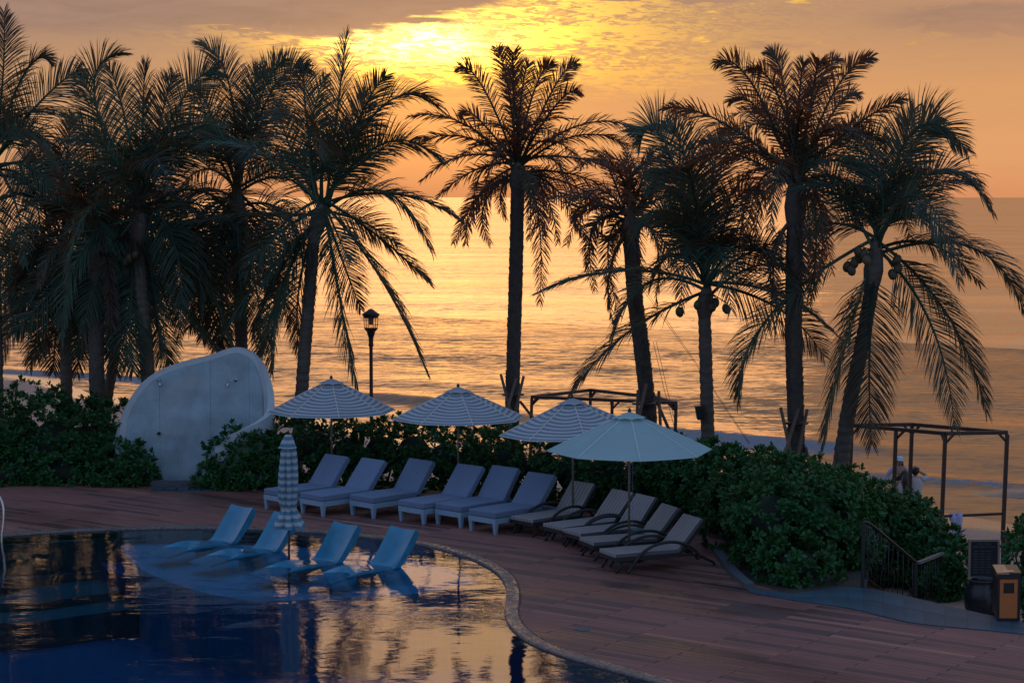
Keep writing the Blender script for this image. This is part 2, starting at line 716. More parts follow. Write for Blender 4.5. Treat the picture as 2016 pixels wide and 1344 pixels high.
def coping_mat():
    m, t, p = new_mat('pool coping')
    v = coords('Object')
    vo = t.nodes.new('ShaderNodeTexVoronoi')
    vo.feature = 'DISTANCE_TO_EDGE'
    t.links.new(v, vo.inputs['Vector'])
    vo.inputs['Scale'].default_value = 13.0
    dd = X(vo.outputs['Distance'])
    n1 = noise(v, 6.0, 4, .6)
    c = cscale((.17, .135, .125), n1 * 1.1 + .45)
    c = cmix(sstep(dd, .05, .012) * .6, c, (.06, .05, .05))
    t.links.new(c, p.inputs['Base Color'])
    wet = sstep(n1, .40, .62)
    t.links.new((.48 - wet * .32).v, p.inputs['Roughness'])
    t.links.new(bump(sstep(dd, .0, .07) + noise(v, 30, 3, .6) * .4, .006), p.inputs['Normal'])
    return m


M['coping'] = coping_mat()


def pool_tile(name, c):
    m, t, p = new_mat(name)
    v = coords('Object')
    b = t.nodes.new('ShaderNodeTexBrick')
    t.links.new(v, b.inputs['Vector'])
    b.offset = 0.0
    b.inputs['Scale'].default_value = 20.0
    b.inputs['Mortar Size'].default_value = .02
    b.inputs['Brick Width'].default_value = 1.0
    b.inputs['Row Height'].default_value = 1.0
    b.inputs['Color1'].default_value = (*c, 1)
    b.inputs['Color2'].default_value = (c[0] * .7, c[1] * .75, c[2] * .8, 1)
    b.inputs['Mortar'].default_value = (c[0] * 1.3, c[1] * 1.2, c[2] * 1.1, 1)
    f = noise(v, 1.1, 3, .5) * .7 + .65
    t.links.new(cscale(b.outputs[0], f), p.inputs['Base Color'])
    p.inputs['Roughness'].default_value = .5
    return m


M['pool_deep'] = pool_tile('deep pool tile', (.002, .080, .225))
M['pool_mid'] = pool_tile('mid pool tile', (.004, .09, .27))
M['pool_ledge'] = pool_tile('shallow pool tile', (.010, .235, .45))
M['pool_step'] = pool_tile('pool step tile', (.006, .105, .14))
M['pool_diamond'] = pool_tile('pale diamond', (.05, .50, .75))


def water_mat():
    m, t, p = new_mat('pool water')
    t.nodes.remove(p)
    v = coords('Object')
    a = noise(stretch(v, (.9, 1.6, 1)), 1.3, 3, .5, .4)
    b = noise(stretch(v, (1.0, 2.2, 1)), 6.0, 3, .55)
    calm = sstep(noise(v, .32, 2, .5), .40, .62) * .8 + .2
    nrm = bump((a * 1.0 + b * .15) * calm, .018)
    gl = t.nodes.new('ShaderNodeBsdfGlossy')
    gl.inputs['Roughness'].default_value = .0
    t.links.new(nrm, gl.inputs['Normal'])
    tr = t.nodes.new('ShaderNodeBsdfTransparent')
    tr.inputs[0].default_value = (.62, .88, .96, 1)
    fr = t.nodes.new('ShaderNodeFresnel')
    fr.inputs['IOR'].default_value = 1.34
    t.links.new(nrm, fr.inputs['Normal'])
    mx = t.nodes.new('ShaderNodeMixShader')
    t.links.new(fr.outputs[0], mx.inputs[0])
    t.links.new(tr.outputs[0], mx.inputs[1])
    t.links.new(gl.outputs[0], mx.inputs[2])
    t.links.new(mx.outputs[0], t.nodes['Material Output'].inputs[0])
    return m


M['pool_water'] = water_mat()


def sea_mat():
    m, t, p = new_mat('sea water')
    t.nodes.remove(p)
    g = t.nodes.new('ShaderNodeNewGeometry')
    P = g.outputs['Position']
    rot = R(40.7)
    big = noise(stretch(P, (.018, .075, 1), (0, 0, 0)), 1.0, 3, .5, .3)
    amp = sstep(big, .30, .70) * .75 + .55

    def slope(st, k, rz=0.0):
        n = t.nodes.new('ShaderNodeTexNoise')
        t.links.new(stretch(P, st, (0, 0, rz)), n.inputs['Vector'])
        n.inputs['Scale'].default_value = 1.0
        n.inputs['Detail'].default_value = 2.0
        s_ = t.nodes.new('ShaderNodeSeparateColor')
        t.links.new(n.outputs['Color'], s_.inputs[0])
        return (X(s_.outputs[0]) - .5) * k, (X(s_.outputs[1]) - .5) * k
    a1, b1 = slope((.13, .50, 1), .24, R(10))
    a2, b2 = slope((.8, 2.1, 1), .50, R(-6))
    a3, b3 = slope((3.0, 6.0, 1), .34)
    a0, b0 = slope((.03, .13, 1), .16, R(-4))
    sx_ = (a1 + a2 + a3 + a0) * amp * .8
    sy_ = (b1 + b2 + b3 + b0) * amp - .045
    vm = t.nodes.new('ShaderNodeVectorMath')
    vm.operation = 'ADD'
    t.links.new(g.outputs['Normal'], vm.inputs[0])
    t.links.new(xyz(sx_, X.m('MINIMUM', sy_, X.m('ABSOLUTE', sy_) * .15), 0.0), vm.inputs[1])
    vn = t.nodes.new('ShaderNodeVectorMath')
    vn.operation = 'NORMALIZE'
    t.links.new(vm.outputs[0], vn.inputs[0])
    nrm = vn.outputs[0]
    at = t.nodes.new('ShaderNodeAttribute')
    at.attribute_name = 'foam'
    fm = X(at.outputs['Fac'])
    fn = noise(stretch(P, (1.3, 1.3, 1)), 1.0, 5, .7, .5)
    fn2 = noise(stretch(P, (4.5, 4.5, 1)), 1.0, 4, .7)
    foam = sstep(fm + (fn - .5) * 1.3 + (fn2 - .5) * .9, .50, .80) * sstep(fm, .03, .2)
    gl = t.nodes.new('ShaderNodeBsdfGlossy')
    gl.inputs['Roughness'].default_value = .14
    gl.inputs['Color'].default_value = (.81, .69, .575, 1)
    t.links.new(nrm, gl.inputs['Normal'])
    df = t.nodes.new('ShaderNodeBsdfDiffuse')
    df.inputs[0].default_value = (.060, .046, .042, 1)
    fr = t.nodes.new('ShaderNodeFresnel')
    fr.inputs['IOR'].default_value = 1.34
    t.links.new(nrm, fr.inputs['Normal'])
    mx = t.nodes.new('ShaderNodeMixShader')
    gust = noise(stretch(P, (.012, .11, 1), (0, 0, R(3))), 1.0, 4, .6, .3)
    t.links.new((X(fr.outputs[0]) * (.68 + sstep(gust, .35, .68) * .16) + .15).v, mx.inputs[0])
    t.links.new(df.outputs[0], mx.inputs[1])
    t.links.new(gl.outputs[0], mx.inputs[2])
    fd = t.nodes.new('ShaderNodeBsdfDiffuse')
    fd.inputs[0].default_value = (.30, .30, .34, 1)
    t.links.new(bump(fn2, .25), fd.inputs['Normal'])
    m2 = t.nodes.new('ShaderNodeMixShader')
    t.links.new(foam.v, m2.inputs[0])
    t.links.new(mx.outputs[0], m2.inputs[1])
    t.links.new(fd.outputs[0], m2.inputs[2])
    t.links.new(m2.outputs[0], t.nodes['Material Output'].inputs[0])
    return m


M['sea'] = sea_mat()


def sand_mat():
    m, t, p = new_mat('beach sand')
    g = t.nodes.new('ShaderNodeNewGeometry')
    P = g.outputs['Position']
    s = t.nodes.new('ShaderNodeSeparateXYZ')
    t.links.new(P, s.inputs[0])
    z = X(s.outputs[2])
    n1 = noise(P, .7, 4, .6)
    wet = sstep(z + (n1 - .5) * .12, -2.36, -2.5)
    c = cmix(wet, (.40, .25, .185), (.17, .115, .095))
    c = cscale(c, n1 * .5 + .75)
    t.links.new(c, p.inputs['Base Color'])
    t.links.new((.85 - wet * .6).v, p.inputs['Roughness'])
    t.links.new(bump(noise(P, 3.0, 5, .65) * (1.0 - wet * .85), .10), p.inputs['Normal'])
    return m


M['sand'] = sand_mat()


def lamp_glass():
    m, t, p = new_mat('lamp pane')
    t.nodes.remove(p)
    a = t.nodes.new('ShaderNodeBsdfTransparent')
    a.inputs[0].default_value = (.93, .88, .84, 1)
    b = t.nodes.new('ShaderNodeBsdfGlossy')
    b.inputs['Roughness'].default_value = .1
    mx = t.nodes.new('ShaderNodeMixShader')
    mx.inputs[0].default_value = .08
    t.links.new(a.outputs[0], mx.inputs[1])
    t.links.new(b.outputs[0], mx.inputs[2])
    t.links.new(mx.outputs[0], t.nodes['Material Output'].inputs[0])
    return m


M['lamp_glass'] = lamp_glass()

# ------------------------------------------------------------------ the shore
SEA_Z = -2.6
LA, LB = np.array((-19.0, 96.0)), np.array((17.0, 65.0))
LD = (LB - LA) / np.linalg.norm(LB - LA)
LN = np.array((-LD[1] * -1.0, 0))
LN = np.array((LD[1], -LD[0]))          # towards the shore
if LN[1] > 0:
    LN = -LN


def shore_s(x, y):
    return (x - LA[0]) * LN[0] + (y - LA[1]) * LN[1]


def water_edge(x):
    return 5.0 + np.clip((x + 17.4) / 29.7, -.6, 1.6) * 7.2 + 1.1 * np.sin(x * .33 + .6) + .5 * np.sin(x * .9)


def ground_z(x, y):
    s = shore_s(x, y)
    w = water_edge(x)
    q = s - w
    z = SEA_Z + np.where(q < 0, q * .07, np.where(q < 8, q * .055, .44 + (q - 8) * .05))
    z = np.minimum(z, -1.45)
    # the sand bar in the shallows
    b = np.exp(-(((x - 15.6) / 2.9) ** 2 + ((y - 58.2 + (x - 15.6) * .10) / 1.15) ** 2) * 1.4)
    z = np.maximum(z, SEA_Z - .25 + b * .45) if True else z
    t = np.clip((46.0 - y) / 6.0, 0, 1)
    z = z * (1 - t) + t * -.75
    return z


xs = np.arange(-46, 46.1, .7)
ys = np.concatenate([np.arange(29, 112, .6), np.arange(112, 170, 4)])
gx, gy = np.meshgrid(xs, ys)
gz = ground_z(gx, gy) + .02 * np.sin(gx * 2.1 + gy) * np.sin(gy * 1.3)
V = np.stack([gx, gy, gz], -1).reshape(-1, 3)
nx = len(xs)
Fc = []
for j in range(len(ys) - 1):
    for i in range(nx - 1):
        x, y = xs[i], ys[j]
        if y < 43.6 and x < 3.6:
            continue
        Fc.append((j * nx + i, j * nx + i + 1, (j + 1) * nx + i + 1, (j + 1) * nx + i))
beach = obj('beach', V, Fc, M['sand'], smooth=True)
tag(beach, kind='structure')

# the sea: a fine sheet near the shore with its breaking swell, then coarse to the horizon
aa = np.arange(-70, 75, .4)
ss = np.concatenate([np.arange(-46, 34, .3)])
ga, gs = np.meshgrid(aa, ss)
# world position of (along, towards shore)
ORG = LA + LD * 23.0
wx = ORG[0] + ga * LD[0] + gs * LN[0]
wy = ORG[1] + ga * LD[1] + gs * LN[1]
z = np.zeros_like(wx)
foam = np.zeros_like(wx)


def ridge(c, amp, wf, wb, a0, a1, soft, wob=1.0):
    """swell crest at distance c; steep on the shore side"""
    cc = c + wob * (np.sin(ga * .16 + c) * .9 + np.sin(ga * .41 + 2 * c) * .35)
    dd = gs - cc
    env = 1 / (1 + np.exp(-(ga - a0) / soft)) * 1 / (1 + np.exp((ga - a1) / soft))
    return amp * env * np.where(dd > 0, np.exp(-(dd / wf) ** 2), np.exp(-(dd / wb) ** 2)), dd, env


# along-crest positions: the photograph's x=250 is about a=-23, x=760 a=-7, x=1100 a=3, x=1400 a=11, x=2016 a=23
r1, d1, e1 = ridge(0.0, .36, .9, 2.2, -9, 4, 1.6)
z += r1
r2, d2, e2 = ridge(.6, .28, .8, 2.2, 8, 19.5, 1.2)
z += r2
foam = np.maximum(foam, e2 * np.exp(-((d2 - .9) / 1.5) ** 2) * 1.0)
r3, d3, e3 = ridge(5.6, .14, .6, 1.6, 15, 60, 1.5, .8)
z += r3
foam = np.maximum(foam, e3 * np.exp(-((d3 - .25) / .34) ** 2) * .80)
foam = np.maximum(foam, e3 * np.where(d3 < 0, np.exp(-(d3 / 4.2) ** 2) * .50, 0))
r4, d4, e4 = ridge(1.0, .18, .7, 2.0, -33, -17.5, 1.4)
z += r4
foam = np.maximum(foam, e4 * np.exp(-((d4 - .7) / 1.0) ** 2) * .92)
r5, d5, e5 = ridge(9.5, .10, .5, 1.2, -4, 22, 1.5, 1.4)
z += r5
r6, d6, e6 = ridge(-9.0, .12, 2.2, 3.5, -40, 40, 2.0, 1.6)
z += r6
r7, d7, e7 = ridge(-19.0, .10, 2.6, 4.0, -60, 60, 3.0, 2.2)
z += r7
edgefade = np.clip((gs + 46) / 12, 0, 1) * np.clip((np.minimum(ga + 70, 75 - ga)) / 12, 0, 1)
z *= edgefade
V = np.stack([wx, wy, SEA_Z + z], -1).reshape(-1, 3)
n2 = len(aa)
idx = np.arange(len(V)).reshape(len(ss), n2)
Q = np.stack([idx[:-1, :-1], idx[1:, :-1], idx[1:, 1:], idx[:-1, 1:]], -1).reshape(-1, 4)
me = bpy.data.meshes.new('sea')
nV = len(V)
# far sheet: ring of quads out to the horizon, joined to the fine sheet's outer rectangle
aL, aR, sF, sN = aa[0], aa[-1], ss[0], ss[-1]


def asw(a, s):
    p = ORG + LD * a + LN * s
    return (p[0], p[1], SEA_Z)


far = []
farF = []
rings = [0, 40, 120, 400, 1500, 6000, 30000]
for k, g in enumerate(rings):
    far += [asw(aL - g, sN + (0 if k == 0 else 0)), asw(aL - g, sF - g), asw(aR + g, sF - g), asw(aR + g, sN)]
for k in range(len(rings) - 1):
    for i in range(3):
        a_, b_ = nV + k * 4 + i, nV + k * 4 + i + 1
        farF.append((a_, a_ + 4, b_ + 4, b_))
allV = np.concatenate([V, np.array(far)])
me.from_pydata([tuple(v) for v in allV.tolist()], [], [tuple(q) for q in Q.tolist()] + farF)
me.polygons.foreach_set('use_smooth', [True] * len(me.polygons))
at = me.attributes.new('foam', 'FLOAT', 'POINT')
fo = np.zeros(len(allV))
fo[:nV] = (foam * edgefade).reshape(-1)
at.data.foreach_set('value', fo)
me.materials.append(M['sea'])
me.update()
tag(link(bpy.data.objects.new('sea', me)), kind='structure')

# ------------------------------------------------------------------ pool
edge_px = [(-60, 1056), (60, 1049), (160, 1043), (280, 1039), (400, 1038), (520, 1041), (620, 1046), (720, 1055), (800, 1065), (860, 1077),
           (915, 1093), (957, 1112), (985, 1133), (996, 1156), (997, 1180), (994, 1203), (1001, 1226), (1022, 1248),
           (1060, 1270), (1115, 1290), (1190, 1312), (1290, 1340), (1420, 1378), (1580, 1430)]
pool_edge = [G(x, y)[:2] for x, y in edge_px]
pool_edge += [np.array(p) for p in ((4.2, 20.0), (0.0, 17.5), (-6.0, 17.0), (-13.0, 22.0), (-14.5, 30.0), (-13.0, 35.5))]
POOL = catmull(pool_edge, 6, closed=True)
area = .5 * np.sum(POOL[:, 0] * np.roll(POOL[:, 1], -1) - np.roll(POOL[:, 0], -1) * POOL[:, 1])
if area < 0:
    POOL = POOL[::-1]
nP = len(POOL)
tan = np.roll(POOL, -1, 0) - np.roll(POOL, 1, 0)
tan /= np.linalg.norm(tan, axis=1)[:, None]
OUT = np.stack([tan[:, 1], -tan[:, 0]], -1)       # outward for a ccw loop


def off(dist):
    return POOL + OUT * dist


WATER_Z = -.028
V, Fc = fill(off(.02), [], WATER_Z)
tag(obj('pool_water', V, Fc, M['pool_water']), kind='structure')
# basin wall and floor
b = MB()
ring0 = [(p[0], p[1], -.02) for p in off(.035)]
ring1 = [(p[0], p[1], -1.55) for p in off(.035)]
b.add(ring0 + ring1, [(i, nP + i, nP + (i + 1) % nP, (i + 1) % nP) for i in range(nP)])
V, Fc = fill(off(.035), [], -1.55)
b.add(V, Fc)
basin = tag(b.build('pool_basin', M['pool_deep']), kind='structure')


def under(px_list, z):
    return [G(x, y, z)[:2] for x, y in px_list]


def clip_to_pool(poly):
    out = []
    C = np.array((-4.0, 30.0))
    for p in poly:
        q = np.array(p)
        k = 0
        while not inside(q, POOL) and k < 60:
            q = C + (q - C) * .985
            k += 1
        out.append(q)
    return out


def poly_part(name, pts, z, m, parent, zb=-1.56):
    P = np.array(pts)
    a_ = .5 * np.sum(P[:, 0] * np.roll(P[:, 1], -1) - np.roll(P[:, 0], -1) * P[:, 1])
    if a_ < 0:
        P = P[::-1]
    V, Fc = prism([tuple(p) for p in P], zb, z)
    return obj(name, V, Fc, m, parent)


back = [(980, 1128), (940, 1104), (880, 1082), (800, 1067), (700, 1054), (600, 1046), (500, 1042), (400, 1040), (300, 1041)]
mid_px = [(150, 1058)] + [(185, 1098), (240, 1130), (320, 1160), (420, 1186), (540, 1205), (680, 1214), (820, 1208), (930, 1190), (985, 1160)] + back
led_px = [(236, 1056), (244, 1084), (272, 1116), (330, 1146), (415, 1171), (500, 1184), (560, 1184), (680, 1178), (800, 1172), (900, 1158), (965, 1140)] + back
mid_poly = clip_to_pool(catmull([G(x, y, -.6)[:2] for x, y in mid_px], 4, True))
led_poly = clip_to_pool(catmull([G(x, y, -.32)[:2] for x, y in led_px], 4, True))
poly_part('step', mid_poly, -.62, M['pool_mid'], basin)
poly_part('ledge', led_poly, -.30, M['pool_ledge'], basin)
for i, yy in enumerate((1072, 1086, 1100, 1116, 1140, 1188, 1226)):
    zz = -.16 - .15 * i
    front = [(-60, yy + 2), (0, yy), (80, yy - 3), (150, yy - 8 - i), (210 + 14 * i, yy - 20 - 2 * i)]
    pts = under(front, zz) + under([(240, 1046), (120, 1050), (0, 1056), (-60, 1060)], zz)
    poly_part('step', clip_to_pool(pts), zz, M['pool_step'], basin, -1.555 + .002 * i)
for (cx, cy) in ((376, 1254), (511, 1286)):
    zf = -1.546
    pts = [G(cx - 26, cy, zf)[:2], G(cx, cy + 6, zf)[:2], G(cx + 26, cy, zf)[:2], G(cx, cy - 6, zf)[:2]]
    poly_part('pale_diamond', pts, zf, M['pool_diamond'], basin, -1.56)  # flat pale diamond on the pool floor
# coping
b = MB()
prof = [(.03, -.22), (.0, -.20), (-.008, -.02), (.0, .004), (.02, .008), (.185, .010), (.205, .006), (.208, -.05)]
V = []
for o_, zc in prof:
    V += [(p[0], p[1], zc) for p in off(o_)]
Fc = []
for k in range(len(prof) - 1):
    for i in range(nP):
        j = (i + 1) % nP
        Fc.append((k * nP + i, k * nP + j, (k + 1) * nP + j, (k + 1) * nP + i))
tag(obj('pool_coping', V, Fc, M['coping'], smooth=True), kind='structure')

# ------------------------------------------------------------------ deck boards
far_px = [(-120, 938), (0, 938), (300, 945), (430, 950), (700, 945), (1000, 955), (1250, 985), (1420, 1050), (1455, 1120), (1480, 1148), (1560, 1172),
          (1700, 1158), (1860, 1196), (1960, 1215), (2100, 1240), (2260, 1262)]
deck_outer = [G(x, y)[:2] for x, y in far_px] + [np.array(p) for p in ((10.0, 23.0), (6.0, 15.0), (-18.0, 15.0), (-18.0, 40.0))]
do = np.array(deck_outer)
V, Fc = fill(do, [off(.17)[::-1]], -.045)
deck = tag(obj('deck', V, Fc, mat('deck substructure', (.012, .010, .010), .9)), kind='structure')
# deck edge down to the ground
ring = MB()
nd = len(do)
ring.add([(p[0], p[1], -.046) for p in do] + [(p[0], p[1], -1.6) for p in do], [(i, (i + 1) % nd, nd + (i + 1) % nd, nd + i) for i in range(nd)])
ring.build('edge_wall', M['kerb'], deck)

BD = np.array((math.cos(R(-37)), math.sin(R(-37))))
BN = np.array((-BD[1], BD[0]))
BW, BL, BT = .152, 2.24, .03
GAP = .005
coping_in = off(.215)
cells = []
for r in range(-40, 330):
    for k in range(-26, 14):
        v0 = r * BW
        u0 = k * BL + (BL / 2 if r % 2 else 0) + .35
        c = BD * (u0 + BL / 2) + BN * (v0 + BW / 2)
        if not (-13.5 < c[0] < 10.5 and 21.5 < c[1] < 46):
            continue
        px, py = project((c[0], c[1], 0))
        if not (-220 < px < 2240 and py < 1450):
            continue
        cells.append((u0, v0, c, px, py))
full_me = {}
full, clipped = [], []
outer_poly = [tuple(p) for p in do]
cin = [tuple(p) for p in coping_in]
box_in = coping_in.min(0), coping_in.max(0)


def inside_many(P, poly):
    P, poly = np.asarray(P), np.asarray(poly)
    x, y = P[:, 0], P[:, 1]
    c = np.zeros(len(P), bool)
    for (xi, yi), (xj, yj) in zip(poly, np.roll(poly, 1, 0)):
        if yi == yj:
            continue
        c ^= ((yi > y) != (yj > y)) & (x < (xj - xi) * (y - yi) / (yj - yi) + xi)
    return c


NS, NU = 4, 40
uu_ = (np.arange(NU) + .5) / NU * BL
vv_ = (np.arange(NS) + .5) / NS * BW
samp = np.array([[c[0], c[1]] for c in [(q[0], q[1]) for q in cells]])
samp = (samp[:, 0, None, None, None] + uu_[None, None, :, None]) * BD + (samp[:, 1, None, None, None] + vv_[None, :, None, None]) * BN
sh_ = samp.shape
flat = samp.reshape(-1, 2)
okay = (inside_many(flat, outer_poly) & ~inside_many(flat, cin)).reshape(sh_[:3])
for ci, (u0, v0, c, px, py) in enumerate(cells):
    strips = []
    allin = True
    for sidx in range(NS):
        runs = []
        ok = okay[ci, sidx]
        if not ok.all():
            allin = False
        q = 0
        while q < NU:
            if ok[q]:
                q1 = q
                while q1 < NU and ok[q1]:
                    q1 += 1
                runs.append((u0 + BL * q / NU, u0 + BL * q1 / NU))
                q = q1
            else:
                q += 1
        strips.append(runs)
    if allin:
        full.append((u0, v0, c, px, py))
    elif any(strips):
        clipped.append((u0, v0, c, px, py, strips))


def board_solid(u0, u1, v0, v1, c, zt=0.0):
    g = GAP / 2
    q = [BD * (u0 + g) + BN * (v0 + g), BD * (u1 - g) + BN * (v0 + g), BD * (u1 - g) + BN * (v1 - g), BD * (u0 + g) + BN * (v1 - g)]
    q = [(p[0] - c[0], p[1] - c[1]) for p in q]
    return [(*p, -BT) for p in q] + [(*p, zt) for p in q]


inframe = [f for f in full if -60 < f[3] < 2076 and f[4] < 1380]
inframe.sort(key=lambda f: -f[4])
single = set(id(f) for f in inframe[:300])
bm_ = MB()
g = GAP / 2
ch = .006
for zt, ins in ((-BT, 0), (-ch, 0), (0, ch)):
    pass
P0 = []
for zt, ins in ((-BT, 0.), (-ch, 0.), (0., ch)):
    hx, hy = BL / 2 - g - ins - .006, BW / 2 - g - ins
    P0 += [(*(BD * sx * hx + BN * sy * hy), zt) for sx, sy in ((-1, -1), (1, -1), (1, 1), (-1, 1))]
F0 = []
for k in range(2):
    for i in range(4):
        j = (i + 1) % 4
        F0.append((k * 4 + i, k * 4 + j, k * 4 + 4 + j, k * 4 + 4 + i))
F0.append((8, 9, 10, 11))
board_me = mesh_of('board', P0, F0)
board_me.materials.append(M['board'])
rest = MB()
tone = []
for f in full:
    c = f[2]
    zj = rng.uniform(-.0015, .0015)
    if id(f) in single:
        o = bpy.data.objects.new('board', board_me)
        o.location = (c[0], c[1], zj)
        link(o, deck)
    else:
        rest.add([(p[0] + c[0], p[1] + c[1], p[2] + zj) for p in P0], F0)
        tone += [rng.random()] * 12
for u0, v0, c, px, py, strips in clipped:
    tn = rng.random()
    zj = rng.uniform(-.0015, .0015)
    for si, runs in enumerate(strips):
        for (ua, ub) in runs:
            va, vb = v0 + si * BW / 4, v0 + (si + 1) * BW / 4
            q = []
            ga_ = g if si == 0 else 0
            gb_ = g if si == 3 else 0
            for uu, vv in ((ua + g, va + ga_), (ub - g, va + ga_), (ub - g, vb - gb_), (ua + g, vb - gb_)):
                p = BD * uu + BN * vv
                q.append((p[0], p[1]))
            rest.add([(*p, -BT) for p in q] + [(*p, zj) for p in q], [(4, 5, 6, 7), (0, 1, 5, 4), (1, 2, 6, 5), (2, 3, 7, 6), (3, 0, 4, 7)])
            tone += [tn] * 8
ro = tag(rest.build('boards', M['board'], deck), kind='stuff')
at = ro.data.attributes.new('tone', 'FLOAT', 'POINT')
at.data.foreach_set('value', np.array(tone, dtype=np.float32))

# ------------------------------------------------------------------ palms
def unit(v):
    return v / (np.linalg.norm(v, axis=-1, keepdims=True) + 1e-9)


UP = np.array((0, 0, 1.0))


def frond_mesh(base, mid, tip, date, roll, r):
    """rachis through base, mid, tip with two rows of leaflets; returns verts, faces"""
    base, mid, tip = (np.array(p, float) for p in (base, mid, tip))
    ctrl = 2 * mid - .5 * (base + tip)
    n = 16
    t = np.linspace(0, 1, n)[:, None]
    P = (1 - t) ** 2 * base + 2 * t * (1 - t) * ctrl + t * t * tip
    L = np.sum(np.linalg.norm(np.diff(P, axis=0), axis=1))
    mb = MB()
    mb.tube(P, (.030 if date else .036) * (1 - t[:, 0]) ** .8 + .005, 5, False)
    nl = int((27 if date else 27) * max(L, 1.6))
    nl = min(nl, 130)
    tl = np.linspace(.10 if date else .16, .995, nl)
    acc = base - 2 * ctrl + tip
    upv = -acc if np.linalg.norm(acc) > .05 else UP.copy()
    upv = unit(upv + UP * .25)
    Vs, Fs = [], []
    for side in (-1, 1):
        tt = np.clip(tl + r.uniform(-.4, .4, nl) / nl, 0, 1)[:, None]
        p0 = (1 - tt) ** 2 * base + 2 * tt * (1 - tt) * ctrl + tt * tt * tip
        T = unit(2 * (1 - tt) * (ctrl - base) + 2 * tt * (tip - ctrl))
        N = unit(upv - T * np.sum(upv * T, 1, keepdims=True))
        S = np.cross(T, N)
        ang = roll * (0.85 + 0.25 * tt)
        S2 = S * np.cos(ang) + N * np.sin(ang)
        N2 = N * np.cos(ang) - S * np.sin(ang)
        x = tt[:, 0]
        if date:
            ln = (L * .11 + .14) * np.clip(.35 + 1.5 * x, .35, 1) * (1 - .62 * np.clip((x - .55) / .45, 0, 1) ** 1.6)
            alpha = np.radians(58 - 30 * x) + r.normal(0, .10, nl)
            lift = r.normal(.12, .42, nl)
            grav = .10 + .10 * r.rand(nl)
            wid = .0105 + .004 * r.rand(nl)
        else:
            ln = (L * .17 + .40) * np.sin(np.clip(.20 + .80 * x, 0, 1) * math.pi) ** .55 * (1 - .10 * x) * r.uniform(.86, 1.08, nl)
            ln = np.maximum(ln, L * .08)
            alpha = np.radians(64 - 40 * x ** 1.3) + r.normal(0, .05, nl)
            lift = r.normal(.18, .12, nl)
            grav = r.uniform(.10, .30, nl) * (1.15 - .4 * x)
            wid = .0100 + .004 * r.rand(nl)
        ca, sa = np.cos(alpha)[:, None], np.sin(alpha)[:, None]
        lf = lift[:, None]
        d0 = unit(T * ca + side * S2 * sa * np.cos(lf) + N2 * np.sin(lf) * sa)
        g1 = grav[:, None] * -UP
        p1 = p0 + d0 * (ln * .38)[:, None]
        d1 = unit(d0 + g1 * 1.0)
        p2 = p1 + d1 * (ln * .34)[:, None]
        d2 = unit(d1 + g1 * 1.6)
        p3 = p2 + d2 * (ln * .30)[:, None]
        tw = unit(T + N2 * r.normal(0, .45, nl)[:, None])

        def wv(dv):
            return unit(tw - dv * np.sum(tw * dv, 1, keepdims=True)) * wid[:, None]
        w0, w1, w2 = wv(d0) * .7, wv(d1), wv(d2) * .8
        blk = np.stack([p0 - w0, p0 + w0, p1 - w1, p1 + w1, p2 - w2, p2 + w2, p3], 1)
        Vs.append(blk.reshape(-1, 3))
    Vl = np.concatenate(Vs)
    k = np.arange(len(Vl) // 7)[:, None] * 7
    q = np.concatenate([k + np.array([0, 1, 3, 2]), k + np.array([2, 3, 5, 4])])
    tr = k + np.array([4, 5, 6])
    V0 = np.array(mb.V)
    o = len(V0)
    V = np.concatenate([V0, Vl])
    return V, mb.F + [tuple(f) for f in (q + o).tolist()] + [tuple(f) for f in (tr + o).tolist()]


